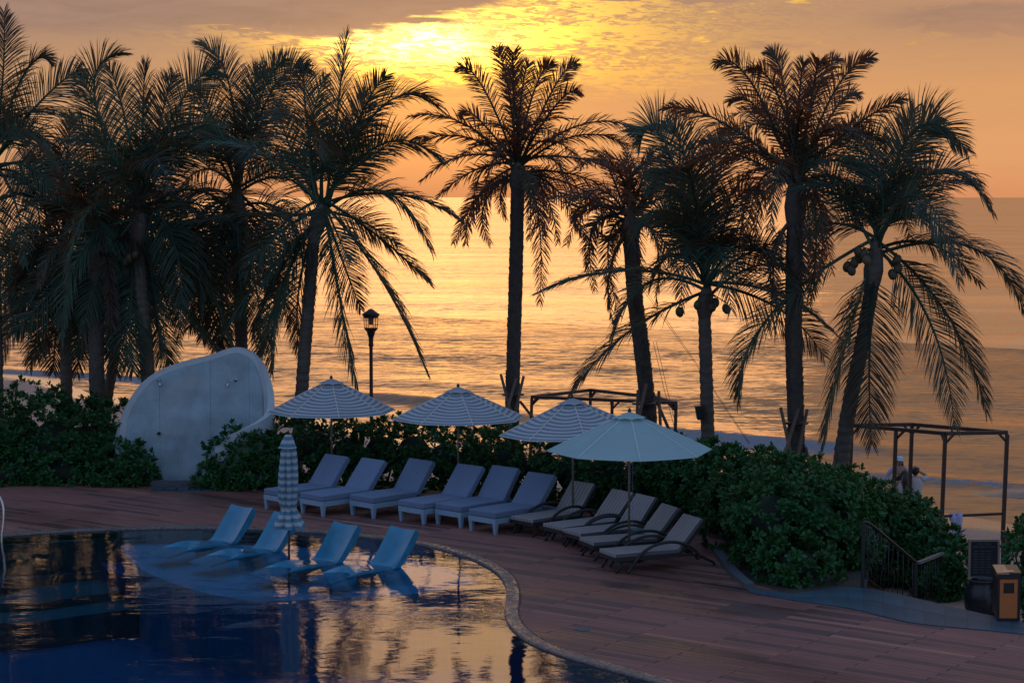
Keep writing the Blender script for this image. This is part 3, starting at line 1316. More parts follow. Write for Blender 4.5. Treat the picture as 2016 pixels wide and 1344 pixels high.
def palm(name, label, Y, center, trunk_px, rad_px, fronds, fill_n, date, seed, nuts=(), fill=(3.2, 4.2), el=(-50, 75), droop=0, skirt=0):
    r = np.random.RandomState(seed)
    pts = [A(x, y, Y) for x, y in trunk_px]
    base = pts[0].copy()
    gz_ = float(ground_z(np.array(base[0]), np.array(Y)))
    dirn = (pts[0] - pts[1]) / max(.2, abs(pts[0][2] - pts[1][2]))
    ext = base + dirn * max(0.0, base[2] - gz_)
    ext[2] = gz_ - .1
    pts = [ext] + pts
    root = thing(name, label, 'palm tree', tuple(ext), 0, 'palms behind the pool terrace')
    cen = A(center[0], center[1], Y)
    path = catmull(pts, 10)
    m = len(path)
    rp = np.array(rad_px) / F * Y
    cum = np.concatenate([[0], np.cumsum(np.linalg.norm(np.diff(path, axis=0), axis=1))])
    # resample into rings
    step = .085 if not date else .11
    nn = int(cum[-1] / step)
    ss_ = np.linspace(0, cum[-1], nn)
    C = np.stack([np.interp(ss_, cum, path[:, i]) for i in range(3)], 1)
    rad = rp[0] + (rp[1] - rp[0]) * (ss_ / cum[-1])
    rad *= 1 + .35 * np.exp(-ss_ / .5)
    nseg = 12
    V, Fc = [], []
    for i in range(nn):
        k = 1 + (.06 if i % 2 else -.04) + r.uniform(-.02, .02)
        for j in range(nseg):
            a = 2 * math.pi * j / nseg
            q = rad[i] * k * (1 + .03 * math.sin(3 * a + i))
            V.append((C[i, 0] + q * math.cos(a), C[i, 1] + q * math.sin(a), C[i, 2]))
    for i in range(nn - 1):
        for j in range(nseg):
            j2 = (j + 1) % nseg
            Fc.append((i * nseg + j, i * nseg + j2, (i + 1) * nseg + j2, (i + 1) * nseg + j))
    obj('trunk', V, Fc, M['trunk_date' if date else 'trunk'], root, False, ext)
    if date:
        # old leaf bases wrapped round the trunk
        mb = MB()
        i = 4
        a = 0.0
        s0 = .4
        while s0 < cum[-1] - .05:
            c = np.array([np.interp(s0, cum, path[:, q]) for q in range(3)])
            rr = np.interp(s0, ss_, rad)
            up_out = .012 + .028 * r.rand()
            o_ = np.array((math.cos(a), math.sin(a), 0))
            tnn = np.array((-math.sin(a), math.cos(a), 0))
            w = rr * .42
            h = .10 + .05 * r.rand()
            p = c + o_ * rr * .93
            mb.add([p - tnn * w - UP * h * .6, p + tnn * w - UP * h * .6, p + tnn * w * .55 + UP * h + o_ * up_out, p - tnn * w * .55 + UP * h + o_ * up_out,
                    p + UP * h * .7 - o_ * .03], [(0, 1, 2, 3), (3, 2, 4), (1, 4, 2), (0, 3, 4)])
            a += 2.399
            s0 += .013 if rr < .25 else .011
        mb.build('leaf_bases', M['trunk_date'], root, False, ext)
    # heart of the crown
    mb = MB()
    hr = (rp[1] * 1.15)
    top = C[-1]
    prof = [(top + (cen - top) * q) for q in (-.15, .1, .35, .7, 1.0, 1.25)]
    mb.tube(prof, [rp[1] * .9, hr * 1.1, hr * 1.25, hr * 1.0, hr * .6, .02], 9)
    mb.build('crown_heart', M['trunk_date' if date else 'trunk'], root, True, ext)
    fm = M['frond_date' if date else 'frond']
    # fronds the photograph shows one by one
    k = 0
    for f in fronds:
        mx_, my_, tx_, ty_ = f[:4]
        dyt = f[4] if len(f) > 4 else r.uniform(-1.1, 1.1)
        pm_, pt_ = A(mx_, my_, Y + dyt * .45), A(tx_, ty_, Y + dyt)
        if len(f) > 5:
            roll = f[5]
        else:
            # turn the blade part of the way towards broadside, as real fronds twist
            Tm = unit(pt_ - cen)
            ac = cen - 2 * (2 * pm_ - .5 * (cen + pt_)) + pt_
            uq = unit(unit(-ac) + UP * .25)
            Nq = unit(uq - Tm * (uq @ Tm))
            Sq = np.cross(Tm, Nq)
            Sx = unit(np.cross(Tm, np.array((0, 1.0, 0))))
            roll = math.atan2(float(Sx @ Nq), float(Sx @ Sq))
            if roll > math.pi / 2:
                roll -= math.pi
            if roll < -math.pi / 2:
                roll += math.pi
            roll = roll * (.9 if abs(Tm[2]) > .45 else .35) + r.uniform(-.3, .3)
        b0 = cen + np.array((r.uniform(-.08, .08), r.uniform(-.08, .08), r.uniform(-.25, .1)))
        V, Fc = frond_mesh(b0, A(mx_, my_, Y + dyt * .45), A(tx_, ty_, Y + dyt), date, roll, r)
        obj('frond', V, Fc, fm, root, False, ext)
    ga = 2.39996
    a = r.uniform(0, 6.28)
    for i in range(fill_n):
        a += ga
        e0 = math.radians(el[0] + (el[1] - el[0]) * ((i + .5) / fill_n) ** .9 + r.uniform(-8, 8))
        Lf = r.uniform(*fill)
        hd = np.array((math.cos(a), math.sin(a), 0))
        # keep the fronds that would swing far out sideways to the ones placed above
        Lf *= (.80 if abs(hd[0]) > .75 else 1.0)
        mid = cen + Lf * .5 * (hd * math.cos(e0 + .25) + UP * math.sin(e0 + .25))
        tip = cen + Lf * .93 * (hd * math.cos(e0 - .35) + UP * math.sin(e0 - .35))
        V, Fc = frond_mesh(cen - UP * r.uniform(0, .3), mid, tip, date, r.uniform(-1, 1), r)
        obj('frond', V, Fc, fm, root, False, ext)
    for i in range(droop):
        a = r.uniform(0, 6.28)
        hd = np.array((math.cos(a), math.sin(a) * .8, 0))
        Lf = r.uniform(2.7, 3.5)
        b0 = cen - UP * r.uniform(.1, .5)
        V, Fc = frond_mesh(b0, b0 + hd * Lf * .42 - UP * Lf * r.uniform(.08, .25), b0 + hd * Lf * r.uniform(.45, .62) - UP * Lf * r.uniform(.62, .80), date, r.uniform(-1, 1), r)
        obj('frond', V, Fc, fm, root, False, ext)
    for i in range(skirt):
        a = r.uniform(0, 6.28)
        hd = np.array((math.cos(a), math.sin(a), 0))
        Lf = r.uniform(1.2, 2.0)
        b0 = top + hd * rp[1]
        V, Fc = frond_mesh(b0, b0 + hd * .35 - UP * Lf * .45, b0 + hd * .22 - UP * Lf, date, r.uniform(-1, 1), r)
        obj('dry_frond', V, Fc, M['frond_dead'], root, False, ext)
    for (nx_, ny_, dy_) in nuts:
        c = A(nx_, ny_, Y + dy_)
        mb = MB().ball((0, 0, 0), (.092, .092, .12), 10, 8)
        o = mb.build('coconut', M['coconut'], root, True)
        o.location = tuple(c - ext)
        o.rotation_euler = (r.uniform(-.4, .4), r.uniform(-.4, .4), 0)
        mb = MB().tube([A(center[0] + (nx_ - center[0]) * .3, center[1] + 14, Y + dy_ * .3), c + UP * .13], .014, 5)
        mb.build('stalk', M['stem'], root, True, ext)
    return root


# ---- date palm in the middle
z5 = lambda x, y: (820 + x * .2975, 80 + y * .2975)


def zl(fn, L):
    out = []
    for f in L:
        m_, t_ = fn(f[0], f[1]), fn(f[2], f[3])
        out.append((*m_, *t_, *f[4:]))
    return out


palm('date_palm', 'slender date palm standing alone against the glow with drooping lower fronds', 47.5, (1019, 322), [(1008, 815), (1011, 700), (1016, 520), (1019, 372)], (13.5, 12.5),
     zl(z5, [(440, 310, 280, 180), (600, 280, 530, 50), (700, 330, 740, 155, .3), (780, 330, 905, 150), (900, 330, 1058, 148), (930, 420, 1085, 345),
             (1080, 560, 1430, 580), (1060, 630, 1400, 700), (1000, 770, 1330, 860), (1010, 880, 1290, 1000), (930, 990, 1120, 1310), (850, 1010, 935, 1340),
             (800, 1120, 815, 1740), (330, 560, -40, 500), (400, 510, 300, 500), (330, 640, -30, 690), (330, 760, 40, 925), (380, 860, 140, 1040),
             (430, 1000, 245, 1345), (450, 1080, 490, 1345), (410, 1040, 325, 1345), (560, 1000, 590, 1180), (640, 260, 640, 80, -.6), (640, 330, 600, 190, .8),
             (760, 980, 850, 1300, -1), (1040, 960, 1240, 1130, .7)]),
     12, True, 21, fill=(2.0, 2.6), el=(-45, 70))

z6 = lambda x, y: (1040 + x * .2975, 220 + y * .2975)
palm('date_palm', 'leaning rough-barked date palm wired upright behind the striped umbrella and white umbrella', 44.0, (1240, 424),
     [(1277, 826), (1272, 770), (1262, 680), (1250, 590), (1242, 470)], (15, 14.5),
     zl(z6, [(400, 575, 120, 580), (430, 760, 440, 1180), (330, 640, 385, 850), (530, 880, 600, 1345), (560, 440, 480, 290), (670, 440, 640, 240), (760, 430, 810, 255),
             (900, 560, 1050, 520), (880, 700, 1080, 830), (560, 830, 480, 800), (600, 860, 560, 980), (850, 800, 960, 1040), (880, 480, 1000, 380), (520, 620, 300, 700), (760, 620, 860, 430)]),
     13, True, 22, fill=(1.9, 2.6), el=(-50, 75), skirt=3)

palm('coconut_palm', 'short coconut palm with a dark box on its trunk beside the white umbrella', 42.0, (1392, 565), [(1394, 872), (1391, 760), (1387, 620)], (14, 12.5),
     [(1228, 533, 1064, 574, -.4, .1), (1235, 655, 1128, 772, -.3, .2), (1315, 292, 1258, 282, .5), (1355, 330, 1305, 245, 1.0), (1400, 380, 1420, 262), (1435, 420, 1490, 372),
      (1345, 450, 1290, 420), (1330, 500, 1280, 570), (1522, 576, 1642, 655, .3, -.1), (1530, 606, 1622, 702, .8), (1470, 500, 1565, 470), (1495, 522, 1605, 545),
      (1360, 480, 1340, 600, -2.0), (1410, 480, 1440, 610, -2.2), (1440, 470, 1520, 520, -1.6), (1370, 400, 1350, 330, -1.2), (1350, 350, 1270, 380, .9), (1320, 420, 1240, 470, 1.2)],
     4, False, 23, nuts=((1338, 614, -.2), (1430, 608, -.3), (1408, 596, -.5), (1402, 604, -.6), (1374, 600, -.5)), fill=(2.8, 3.6), el=(-25, 75))

z7 = lambda x, y: (1260 + x * .2975, 90 + y * .2975)
palm('date_palm', 'tall date palm with a thick rough trunk rising from the right hedge', 40.5, (1567, 345), [(1569, 935), (1566, 800), (1562, 640), (1566, 440)], (15.5, 15.5),
     zl(z7, [(740, 250, 500, 115), (950, 260, 860, 48), (1055, 340, 1082, 108, .3), (1170, 300, 1312, 85), (1290, 300, 1535, 78), (530, 500, 160, 410), (780, 420, 590, 370),
             (1300, 410, 1442, 330), (700, 600, 540, 560), (1440, 520, 1740, 350), (620, 720, 260, 800), (760, 820, 560, 1080), (840, 960, 760, 1330), (1280, 760, 1640, 900),
             (1220, 900, 1500, 1180), (1160, 980, 1270, 1500), (1100, 1020, 1130, 1400, -1), (900, 300, 720, 150, -.8), (1150, 260, 1200, 120, -.7), (660, 660, 400, 640), (1350, 620, 1600, 620)]),
     15, True, 24, fill=(2.2, 2.9), el=(-55, 75), skirt=6)

z8 = lambda x, y: (1560 + x * .2977, 180 + y * .2977)
palm('coconut_palm', 'leaning coconut palm hung with a cluster of coconuts beside the right beach frame', 40.0, (1726, 478), [(1652, 935), (1672, 800), (1695, 690), (1717, 560)], (17, 14),
     [(1800, 258, 1906, 300), (1850, 335, 1953, 418), (1915, 488, 2018, 620, .6, .2), (1822, 420, 1890, 560, -1.0), (1830, 632, 1879, 840, -.4), (1862, 615, 1942, 810, .3, .3),
      (1664, 681, 1622, 872, -1.1, .5), (1712, 690, 1716, 875, -.9), (1515, 622, 1455, 786, .2, .2), (1680, 400, 1620, 360), (1705, 360, 1690, 230, .5), (1760, 350, 1800, 215, .8),
      (1790, 300, 1850, 230), (1640, 440, 1570, 480, .6), (1800, 380, 1920, 360), (1830, 480, 1930, 560, .8), (1650, 370, 1590, 300, .5)],
     5, False, 25, nuts=((1668, 525, -.4), (1682, 518, -.5), (1676, 532, -.5), (1700, 500, -.6), (1692, 508, -.5), (1768, 528, -.4), (1757, 540, -.4), (1706, 512, -.7), (1766, 512, -.3), (1690, 496, -.6)),
     fill=(2.7, 3.4), el=(5, 78))

# ---- left group
palm('coconut_palm', 'coconut palm with a slanting trunk whose fronds droop beside the lamp post', 44.5, (634, 402), [(594, 772), (600, 690), (609, 580), (617, 480), (622, 455)], (13.5, 12),
     [(664, 220, 681, 70, .4, 1.1), (700, 250, 758, 150), (750, 212, 862, 208, .3, .4), (757, 282, 872, 318), (785, 383, 908, 436, .1, .1), (712, 436, 786, 486, .6), (748, 468, 846, 556, .2, .2),
      (748, 545, 837, 726, -.2, .2), (668, 582, 704, 764, -.6, .5), (675, 515, 710, 608, .8), (556, 560, 535, 738, -.3, .5), (475, 426, 325, 448, .2, .1), (520, 540, 440, 652, .4, .3),
      (575, 300, 548, 200), (505, 298, 382, 290, -.4, .3), (604, 240, 598, 128, .6), (655, 440, 690, 520, -2.6, .3), (560, 440, 480, 545, -1.2), (700, 330, 790, 270, -1.0), (690, 300, 720, 180, 1.2), (610, 280, 640, 150, -.8), (560, 520, 500, 655, .6, .3), (545, 590, 505, 725, .4, .3), (590, 560, 590, 700, .7, .4), (530, 470, 440, 540, .8, .2)],
     4, False, 26, fill=(2.9, 3.7), el=(-25, 78))
palm('coconut_palm', 'dark coconut palm with upright fronds behind the shower wall', 47.5, (466, 372), [(476, 700), (473, 600), (468, 480), (466, 430)], (12, 12.5),
     [(454, 180, 398, 86, .3, .5), (488, 210, 520, 138), (535, 180, 606, 132, .4), (510, 200, 560, 116, -.4), (425, 245, 385, 170), (405, 290, 330, 300), (540, 330, 600, 300), (420, 470, 360, 580),
      (500, 480, 560, 600), (410, 540, 370, 650, .5), (470, 520, 480, 640, -1.5), (440, 300, 400, 240, -1.0), (530, 440, 590, 500), (400, 440, 330, 520), (430, 525, 398, 668, .4), (500, 545, 522, 685, -.3), (440, 560, 432, 695, .8), (530, 500, 575, 640, .6), (400, 500, 350, 600, -.8)],
     6, False, 27, fill=(2.6, 3.6), el=(-40, 75), droop=3)
palm('coconut_palm', 'big coconut palm with a stout trunk directly left of the shower wall', 45.0, (276, 405), [(291, 740), (286, 660), (277, 560), (273, 480)], (14.5, 13.5),
     [(186, 190, 240, 104, .3, .4), (246, 235, 214, 132), (281, 250, 286, 124, .3), (312, 255, 340, 148), (356, 200, 428, 138), (372, 262, 440, 262), (170, 325, 96, 335), (385, 530, 458, 692, -.5, .2),
      (345, 565, 438, 690, .3, .2), (110, 543, 5, 638, .2, .2), (112, 565, 30, 655, -.5), (200, 300, 130, 225), (330, 330, 400, 300, -1.0), (340, 470, 360, 640, -1.2), (210, 260, 160, 150, .8),
      (380, 400, 480, 450, .4), (240, 340, 190, 260, -1.4), (320, 320, 350, 220, -1.0), (335, 520, 352, 665, .3), (300, 545, 318, 690, -.4), (240, 545, 214, 690, .5), (205, 520, 165, 645, -.5), (360, 470, 420, 590, .8), (235, 600, 228, 735, .4), (305, 600, 335, 722, .5), (256, 620, 262, 732, -.6), (190, 570, 150, 700, .7), (400, 560, 440, 690, .9)],
     8, False, 28, nuts=((255, 508, -.4), (266, 502, -.5), (248, 515, -.3)), fill=(2.8, 3.8), el=(-35, 75), droop=5)
palm('coconut_palm', 'thin coconut palm leaning right between the two thicker trunks', 48.0, (256, 452), [(212, 782), (222, 720), (236, 620), (248, 530)], (11, 10),
     [(300, 520, 340, 640), (190, 520, 140, 650), (240, 540, 235, 660, -.6), (200, 400, 150, 340), (310, 400, 360, 420)],
     12, False, 29, fill=(2.5, 3.2), el=(-70, 50), droop=4)
palm('date_palm', 'date palm with a shaggy black trunk in front of the left group', 44.9, (190, 480), [(192, 785), (190, 720), (190, 620), (190, 530)], (13, 15),
     [(110, 400, 35, 425), (130, 450, 60, 490), (150, 400, 105, 335), (205, 400, 212, 328), (245, 410, 305, 375), (265, 425, 335, 410), (130, 520, 60, 570), (245, 520, 300, 590), (160, 560, 140, 640), (220, 560, 240, 650)],
     12, True, 30, fill=(1.7, 2.3), el=(-40, 75), skirt=3)
palm('coconut_palm', 'straight coconut palm rising from the hedge near the left edge', 46.5, (126, 470), [(131, 778), (130, 700), (129, 600), (127, 540)], (12.5, 11.5),
     [(70, 555, 12, 660), (100, 600, 75, 705, -.6), (160, 590, 200, 690, .4), (60, 470, -30, 520), (180, 380, 215, 310), (80, 380, 40, 300), (130, 340, 140, 230), (60, 520, 20, 600, .5), (110, 580, 95, 690, .6), (150, 580, 165, 700, -.3), (30, 500, -30, 590, -.4), (80, 500, 40, 560, -.8), (88, 600, 58, 725, -.3), (150, 620, 152, 735, .3), (40, 590, 0, 718, .4), (112, 640, 104, 732, .6), (20, 560, -25, 690, .8)],
     8, False, 31, fill=(2.6, 3.5), el=(-40, 75), droop=5)
palm('coconut_palm', 'coconut palm cut off by the left edge with a tall upright frond', 45.5, (-18, 315), [(-6, 770), (-8, 650), (-12, 480), (-16, 380)], (13, 12),
     [(4, 170, 8, 22, .2, .8), (45, 150, 96, 122, .2, .3), (80, 200, 160, 135, .6), (60, 260, 110, 330), (30, 400, 50, 520), (60, 330, 130, 400, -.6), (-20, 480, -10, 620, -.8)],
     8, False, 32, fill=(2.8, 3.8), el=(-40, 70), droop=3)


# props, box and wires on the palms
def stakes(Y, cx, y_top, legs, label):
    mb0 = [A(x, y, Y + dy_) for (x, y, x2, y2, dy_) in legs]
    r0 = A(cx, y_top, Y)
    r0[2] = float(ground_z(np.array(r0[0]), np.array(Y)))
    t = thing('palm_brace', label, 'brace', tuple(r0), 0, 'timber braces round palm trunks')
    for (x, y, x2, y2, dy_) in legs:
        p, q = A(x, y, Y + dy_ * .3), A(x2, y2, Y + dy_)
        q2 = p + (q - p) * ((p[2] - r0[2]) / max(.1, p[2] - q[2]))
        MB().tube([p, (p + q2) / 2, q2], [.035, .04, .042], 7).build('stake', M['stake'], t, True, r0)
    c = A(cx, y_top, Y)
    MB().lathe([(.27, -.02), (.275, 0), (.27, .02)], c, 14).build('strap', M['dark_metal'], t, True, r0)


stakes(47.3, 1010, 776, [(986, 737, 1000, 790, -.4), (1031, 740, 1018, 795, -.3), (1016, 745, 1003, 790, -.6), (1024, 790, 1046, 818, -.2)], 'timber stakes strapped round the lone date palm above the second umbrella')
stakes(43.8, 1268, 794, [(1256, 768, 1254, 830, -.4), (1272, 756, 1262, 800, -.7), (1297, 770, 1299, 812, -.3), (1293, 790, 1314, 838, -.2)], 'timber stakes strapped round the wired date palm behind the white umbrella')
stakes(40.3, 1566, 832, [(1537, 802, 1552, 870, -.4), (1571, 806, 1558, 850, -.7), (1589, 806, 1580, 850, -.3), (1548, 882, 1516, 948, -.4), (1586, 880, 1598, 935, .2)], 'timber stakes strapped round the tall date palm in the right hedge')
p = A(1378, 812, 41.75)
t = thing('wall_box', 'dark box tilted against the short coconut palm trunk', 'box', tuple(p))
b0 = MB()
b0.hexa([(-.06, -.10, -.15), (.09, -.10, -.15), (.09, .10, -.15), (-.06, .10, -.15), (-.115, -.12, .155), (.10, -.12, .155), (.10, .12, .155), (-.115, .12, .155)])
bevel(b0.build('housing', M['dark_metal'], t), .012)
MB().box((.0, -.128, .01), (.14, .012, .22)).build('grille', M['black_cloth'], t)
MB().box((.125, 0, 0), (.06, .05, .05)).build('bracket', M['dark_metal'], t)
w = thing('guy_wire', 'long pair of thin wires running down from the date palm to the hedge', 'wire', tuple(A(1264, 568, 44)))
o0 = A(1264, 568, 44)
for dx_ in (0, 5):
    MB().tube([A(1264 + dx_, 568, 44), A(1372 + dx_ * .6, 720, 42.5), A(1474 + dx_ * .5, 873, 41)], .006, 4).build('strand', M['wire'], w, True, o0)
w = thing('guy_wire', 'short pair of thin wires beside the leaning trunk above the beach frame', 'wire', tuple(A(1286, 672, 44)))
o0 = A(1286, 672, 44)
for dx_ in (0, 6):
    MB().tube([A(1286 + dx_, 672, 44), A(1306 + dx_, 760, 43), A(1330 + dx_ * .6, 850, 41.5)], .006, 4).build('strand', M['wire'], w, True, o0)

# ------------------------------------------------------------------ hedges: whorls of blunt leaves over a dark core
def whorls(C, Nn, r, lmin=.10, lmax=.15, leaves=11):
    """C centres, Nn axes -> leaf verts / faces"""
    n = len(C)
    Vs = []
    ref = np.where(np.abs(Nn[:, 2:3]) < .9, np.array([[0, 0, 1.0]]), np.array([[1.0, 0, 0]]))
    U = unit(np.cross(Nn, ref))
    W = np.cross(Nn, U)
    ph = r.uniform(0, 6.28, n)
    for k in range(leaves):
        a = ph + k * 2.4
        spread = r.uniform(.45, 1.35, n) if k > 2 else r.uniform(.1, .5, n)
        d = unit((U * np.cos(a)[:, None] + W * np.sin(a)[:, None]) * np.sin(spread)[:, None] + Nn * np.cos(spread)[:, None])
        ln = r.uniform(lmin, lmax, n)[:, None]
        sd = unit(np.cross(d, Nn + .02))
        nn = np.cross(sd, d)
        w = ln * r.uniform(.17, .23, n)[:, None]
        p0 = C + d * ln * .12
        p1 = C + d * ln * .68 - nn * ln * .02
        cup = nn * ln * .06
        tip = C + d * ln - nn * ln * .10
        t1, t2 = tip - sd * w * .5, tip + sd * w * .5
        blk = np.stack([p0, p1 - sd * w + cup, p1, p1 + sd * w + cup, t1, t2], 1)
        Vs.append(blk.reshape(-1, 3))
    V = np.concatenate(Vs)
    k = np.arange(len(V) // 6)[:, None] * 6
    tri = np.concatenate([k + np.array([0, 2, 1]), k + np.array([0, 3, 2])])
    quad = np.concatenate([k + np.array([1, 2, 5, 4])])
    tri2 = k + np.array([2, 3, 5])
    return V, [tuple(f) for f in tri.tolist()] + [tuple(f) for f in tri2.tolist()] + [tuple(f) for f in quad.tolist()]


def bush(name, label, blobs, dens, seed, group='clipped leafy shrubs', zmin=-.1, size=1.0):
    """blobs: (x, y, z, rx, ry, rz)"""
    r = np.random.RandomState(seed)
    B = np.array(blobs, float)
    org = np.array((B[:, 0].mean(), B[:, 1].mean(), zmin))
    root = thing(name, label, 'shrub', tuple(org), 0, group)
    Cs, Ns = [], []
    for i, (x, y, z, rx, ry, rz) in enumerate(B):
        ar = 4 * math.pi * ((rx * ry) ** 1.6 / 3 + (rx * rz) ** 1.6 / 3 + (ry * rz) ** 1.6 / 3) ** (1 / 1.6)
        n = int(ar * dens)
        dv = unit(r.normal(size=(n, 3)))
        lump = 1 + .15 * np.sin(dv[:, 0] * 6 + i) * np.sin(dv[:, 2] * 5 + 2 * i) + .09 * np.sin(dv[:, 1] * 11 + i + dv[:, 0] * 5) + np.abs(r.normal(0, .06, n)) - .03
        lump = np.maximum(lump, .84)
        rr = np.array((rx, ry, rz))
        P = np.array((x, y, z)) + dv * rr * lump[:, None]
        keep = np.ones(n, bool)
        for j, (x2, y2, z2, a2, b2, c2) in enumerate(B):
            if j != i:
                q = (P - np.array((x2, y2, z2))) / np.array((a2, b2, c2))
                keep &= np.sum(q * q, 1) > .45
        keep &= P[:, 2] > zmin + .03
        nn = unit(dv / rr)
        # the back of the shrub needs fewer leaves
        keep &= (nn[:, 1] < .55) | (r.rand(n) < .35) | (nn[:, 2] > .35)
        Cs.append(P[keep])
        Ns.append(unit(nn[keep] + np.array((0, -.05, .55)) + r.normal(0, .28, (keep.sum(), 3))))
    C, Nn = np.concatenate(Cs), np.concatenate(Ns)
    V, Fc = whorls(C, Nn, r, .07 * size, .175 * size)
    tag(obj('foliage', V, Fc, M['hedge'], root, False, org), kind='stuff')
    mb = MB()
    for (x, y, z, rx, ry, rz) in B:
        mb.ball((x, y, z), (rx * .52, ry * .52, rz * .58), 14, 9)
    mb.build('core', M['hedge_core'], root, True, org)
    mb = MB()
    for q in range(0, len(B)):
        x, y, z = B[q, :3]
        for e in range(3):
            a = r.uniform(0, 6.28)
            mb.tube([(x + .1 * math.cos(a), y + .1 * math.sin(a), zmin), (x + .35 * math.cos(a), y + .35 * math.sin(a), z + .2)], [.03, .015], 5)
    mb.build('stem', M['stem'], root, True, org)
    return root


def bl(px, py, Y, rx, ry, rz):
    p = A(px, py, Y)
    return (p[0], p[1], p[2], rx, ry, rz)


bush('hedge', 'tall dark hedge along the left edge of the terrace', [bl(-30, 905, 43.6, 1.1, .95, 1.35), bl(40, 880, 44.0, 1.1, 1.0, 1.25), bl(105, 890, 43.7, 1.0, 1.0, 1.25), bl(165, 890, 43.9, .95, 1.0, 1.05),
      bl(215, 880, 44.3, .75, .8, .98), bl(130, 930, 43.1, 1.3, .7, .55), bl(20, 935, 43.1, 1.3, .7, .6)], 34, 41)
bush('shrub', 'rounded shrub in front of the left end of the shower wall', [bl(240, 925, 42.9, .66, .6, .62), bl(272, 930, 42.7, .40, .45, .46), bl(200, 935, 42.9, .6, .6, .5)], 40, 42)
bush('shrub', 'spreading shrub right of the shower wall behind the pool loungers', [bl(470, 912, 42.6, .65, .6, .72), bl(425, 945, 42.3, .42, .45, .36), bl(520, 918, 42.4, .65, .55, .66), bl(500, 945, 42.0, .75, .4, .36), bl(395, 958, 42.2, .22, .3, .2)], 42, 43)
hb = []
for q in range(14):
    f = q / 13
    px = 560 + f * (1385 - 560)
    Yb = 43.3 + (37.4 - 43.3) * f ** 1.5
    zt = 1.34 + .08 * math.sin(q * 2.1) + (.0 if q < 11 else .06)
    p = A(px, 900, Yb)
    hb.append((p[0], Yb, zt * .5 - .02, .72, .78, zt * .54))
bush('hedge', 'long dark hedge behind the two rows of sun loungers', hb, 36, 44)
hb = []
for q in range(5):
    f = q / 4
    px = 1345 + f * 190
    Yb = 38.0 - 2.6 * f
    p = A(px, 900, Yb)
    hb.append((p[0], Yb, .74, .70, .8, .74 - .03 * (q == 4)))
hb.append((*A(1452, 1000, 34.9)[:2], .55, .6, .6, .7))
bush('hedge', 'hedge between the white umbrella and the tall date palm', hb, 44, 45)
bush('shrub', 'large glossy shrub spilling over the deck edge below the tall date palm',
     [bl(1520, 1030, 33.0, .68, .7, .85), bl(1600, 1035, 33.2, .80, .75, .86), bl(1570, 1115, 32.0, .62, .55, .50), bl(1660, 1060, 33.8, .6, .7, .88), bl(1560, 975, 34.6, .9, .8, .66),
      bl(1640, 992, 35.4, .8, .7, .58)], 50, 46)
bush('shrub', 'broad shrub behind the iron stair railing below the beach visitors',
     [bl(1700, 1012, 36.6, .75, .8, .62), bl(1770, 1035, 36.9, .65, .8, .55), bl(1812, 1056, 36.2, .40, .7, .55), bl(1730, 1080, 35.6, .8, .7, .8), bl(1800, 1100, 35.4, .6, .7, .7)], 48, 47, zmin=-.9)
bush('shrub', 'shrub at the foot of the stairs between railing and dark jar', [bl(1858, 1085, 34.8, .32, .5, .42), bl(1880, 1125, 34.3, .33, .5, .50), bl(1850, 1140, 34.2, .38, .5, .48)], 52, 48, zmin=-.9)
bush('shrub', 'shrub at the right edge behind the orange bin', [bl(2035, 1110, 31.6, .38, .5, .52), bl(2050, 1060, 32.2, .42, .5, .34), bl(2040, 1170, 31.2, .25, .4, .4)], 55, 49, zmin=-.6)

# ------------------------------------------------------------------ shower wall
YS = 43.2
wall_px = [(236, 905, 0), (234, 868, 0), (240, 826, .05), (254, 790, .10), (278, 756, .16), (312, 730, .22), (360, 712, .26), (412, 699, .28), (440, 689, .28), (464, 684, .27), (488, 690, .24),
           (508, 710, .17), (521, 745, .04), (527, 785, -.12), (523, 812, -.36), (506, 828, -.56), (482, 841, -.70), (452, 856, -.78), (425, 880, -.80)]
wp = catmull([np.append(A(x, y, YS + d_), 0)[:3] for x, y, d_ in wall_px], 5)
ctr = wp[:, :2]
tg = np.gradient(ctr, axis=0)
# the wall folds back on itself in plan where the rim falls almost plumb, so smooth the direction
for _ in range(4):
    tg = (np.roll(tg, 1, 0) + tg * 2 + np.roll(tg, -1, 0)) / 4
tg[0], tg[-1] = tg[1], tg[-2]
tg = unit(tg)
nm = np.stack([tg[:, 1], -tg[:, 0]], -1)
sw = thing('shower_wall', 'curved pale blue plaster shower wall with two shower heads', 'wall', (ctr[20][0], ctr[20][1], 0))
so = np.array((ctr[20][0], ctr[20][1], 0))


def wall_strip(i0, i1, a, b_, dz0=0.0):
    V, Fc = [], []
    for i in range(i0, i1 + 1):
        zt = wp[i, 2]
        for off_ in (a, b_):
            q = ctr[i] + nm[i] * off_
            V += [(q[0], q[1], -.05), (q[0], q[1], zt + dz0)]
    m_ = i1 - i0 + 1
    for i in range(m_ - 1):
        k = i * 4
        Fc += [(k, k + 4, k + 5, k + 1), (k + 2, k + 3, k + 7, k + 6), (k + 1, k + 5, k + 7, k + 3)]
    Fc += [(0, 1, 3, 2), (4 * m_ - 4, 4 * m_ - 2, 4 * m_ - 1, 4 * m_ - 3)]
    return V, Fc


nW = len(wp) - 1
V, Fc = wall_strip(0, nW, -.15, .0)
obj('back_shell', V, Fc, M['concrete_rim'], sw, False, so)
# front panels with open joints, set inside the pale rim
xpx = [project(p)[0] for p in wp]
imax = int(np.argmax(wp[:, 0]))
o2 = np.stack([wp[:imax + 1, 0], wp[:imax + 1, 2]], -1)
tt_ = unit(np.gradient(o2, axis=0))
ins = o2 + np.stack([tt_[:, 1], -tt_[:, 0]], -1) * .115
ins = ins[np.argsort(ins[:, 0])]
mono = np.maximum.accumulate(wp[:imax + 1, 0] + np.arange(imax + 1) * 1e-6)


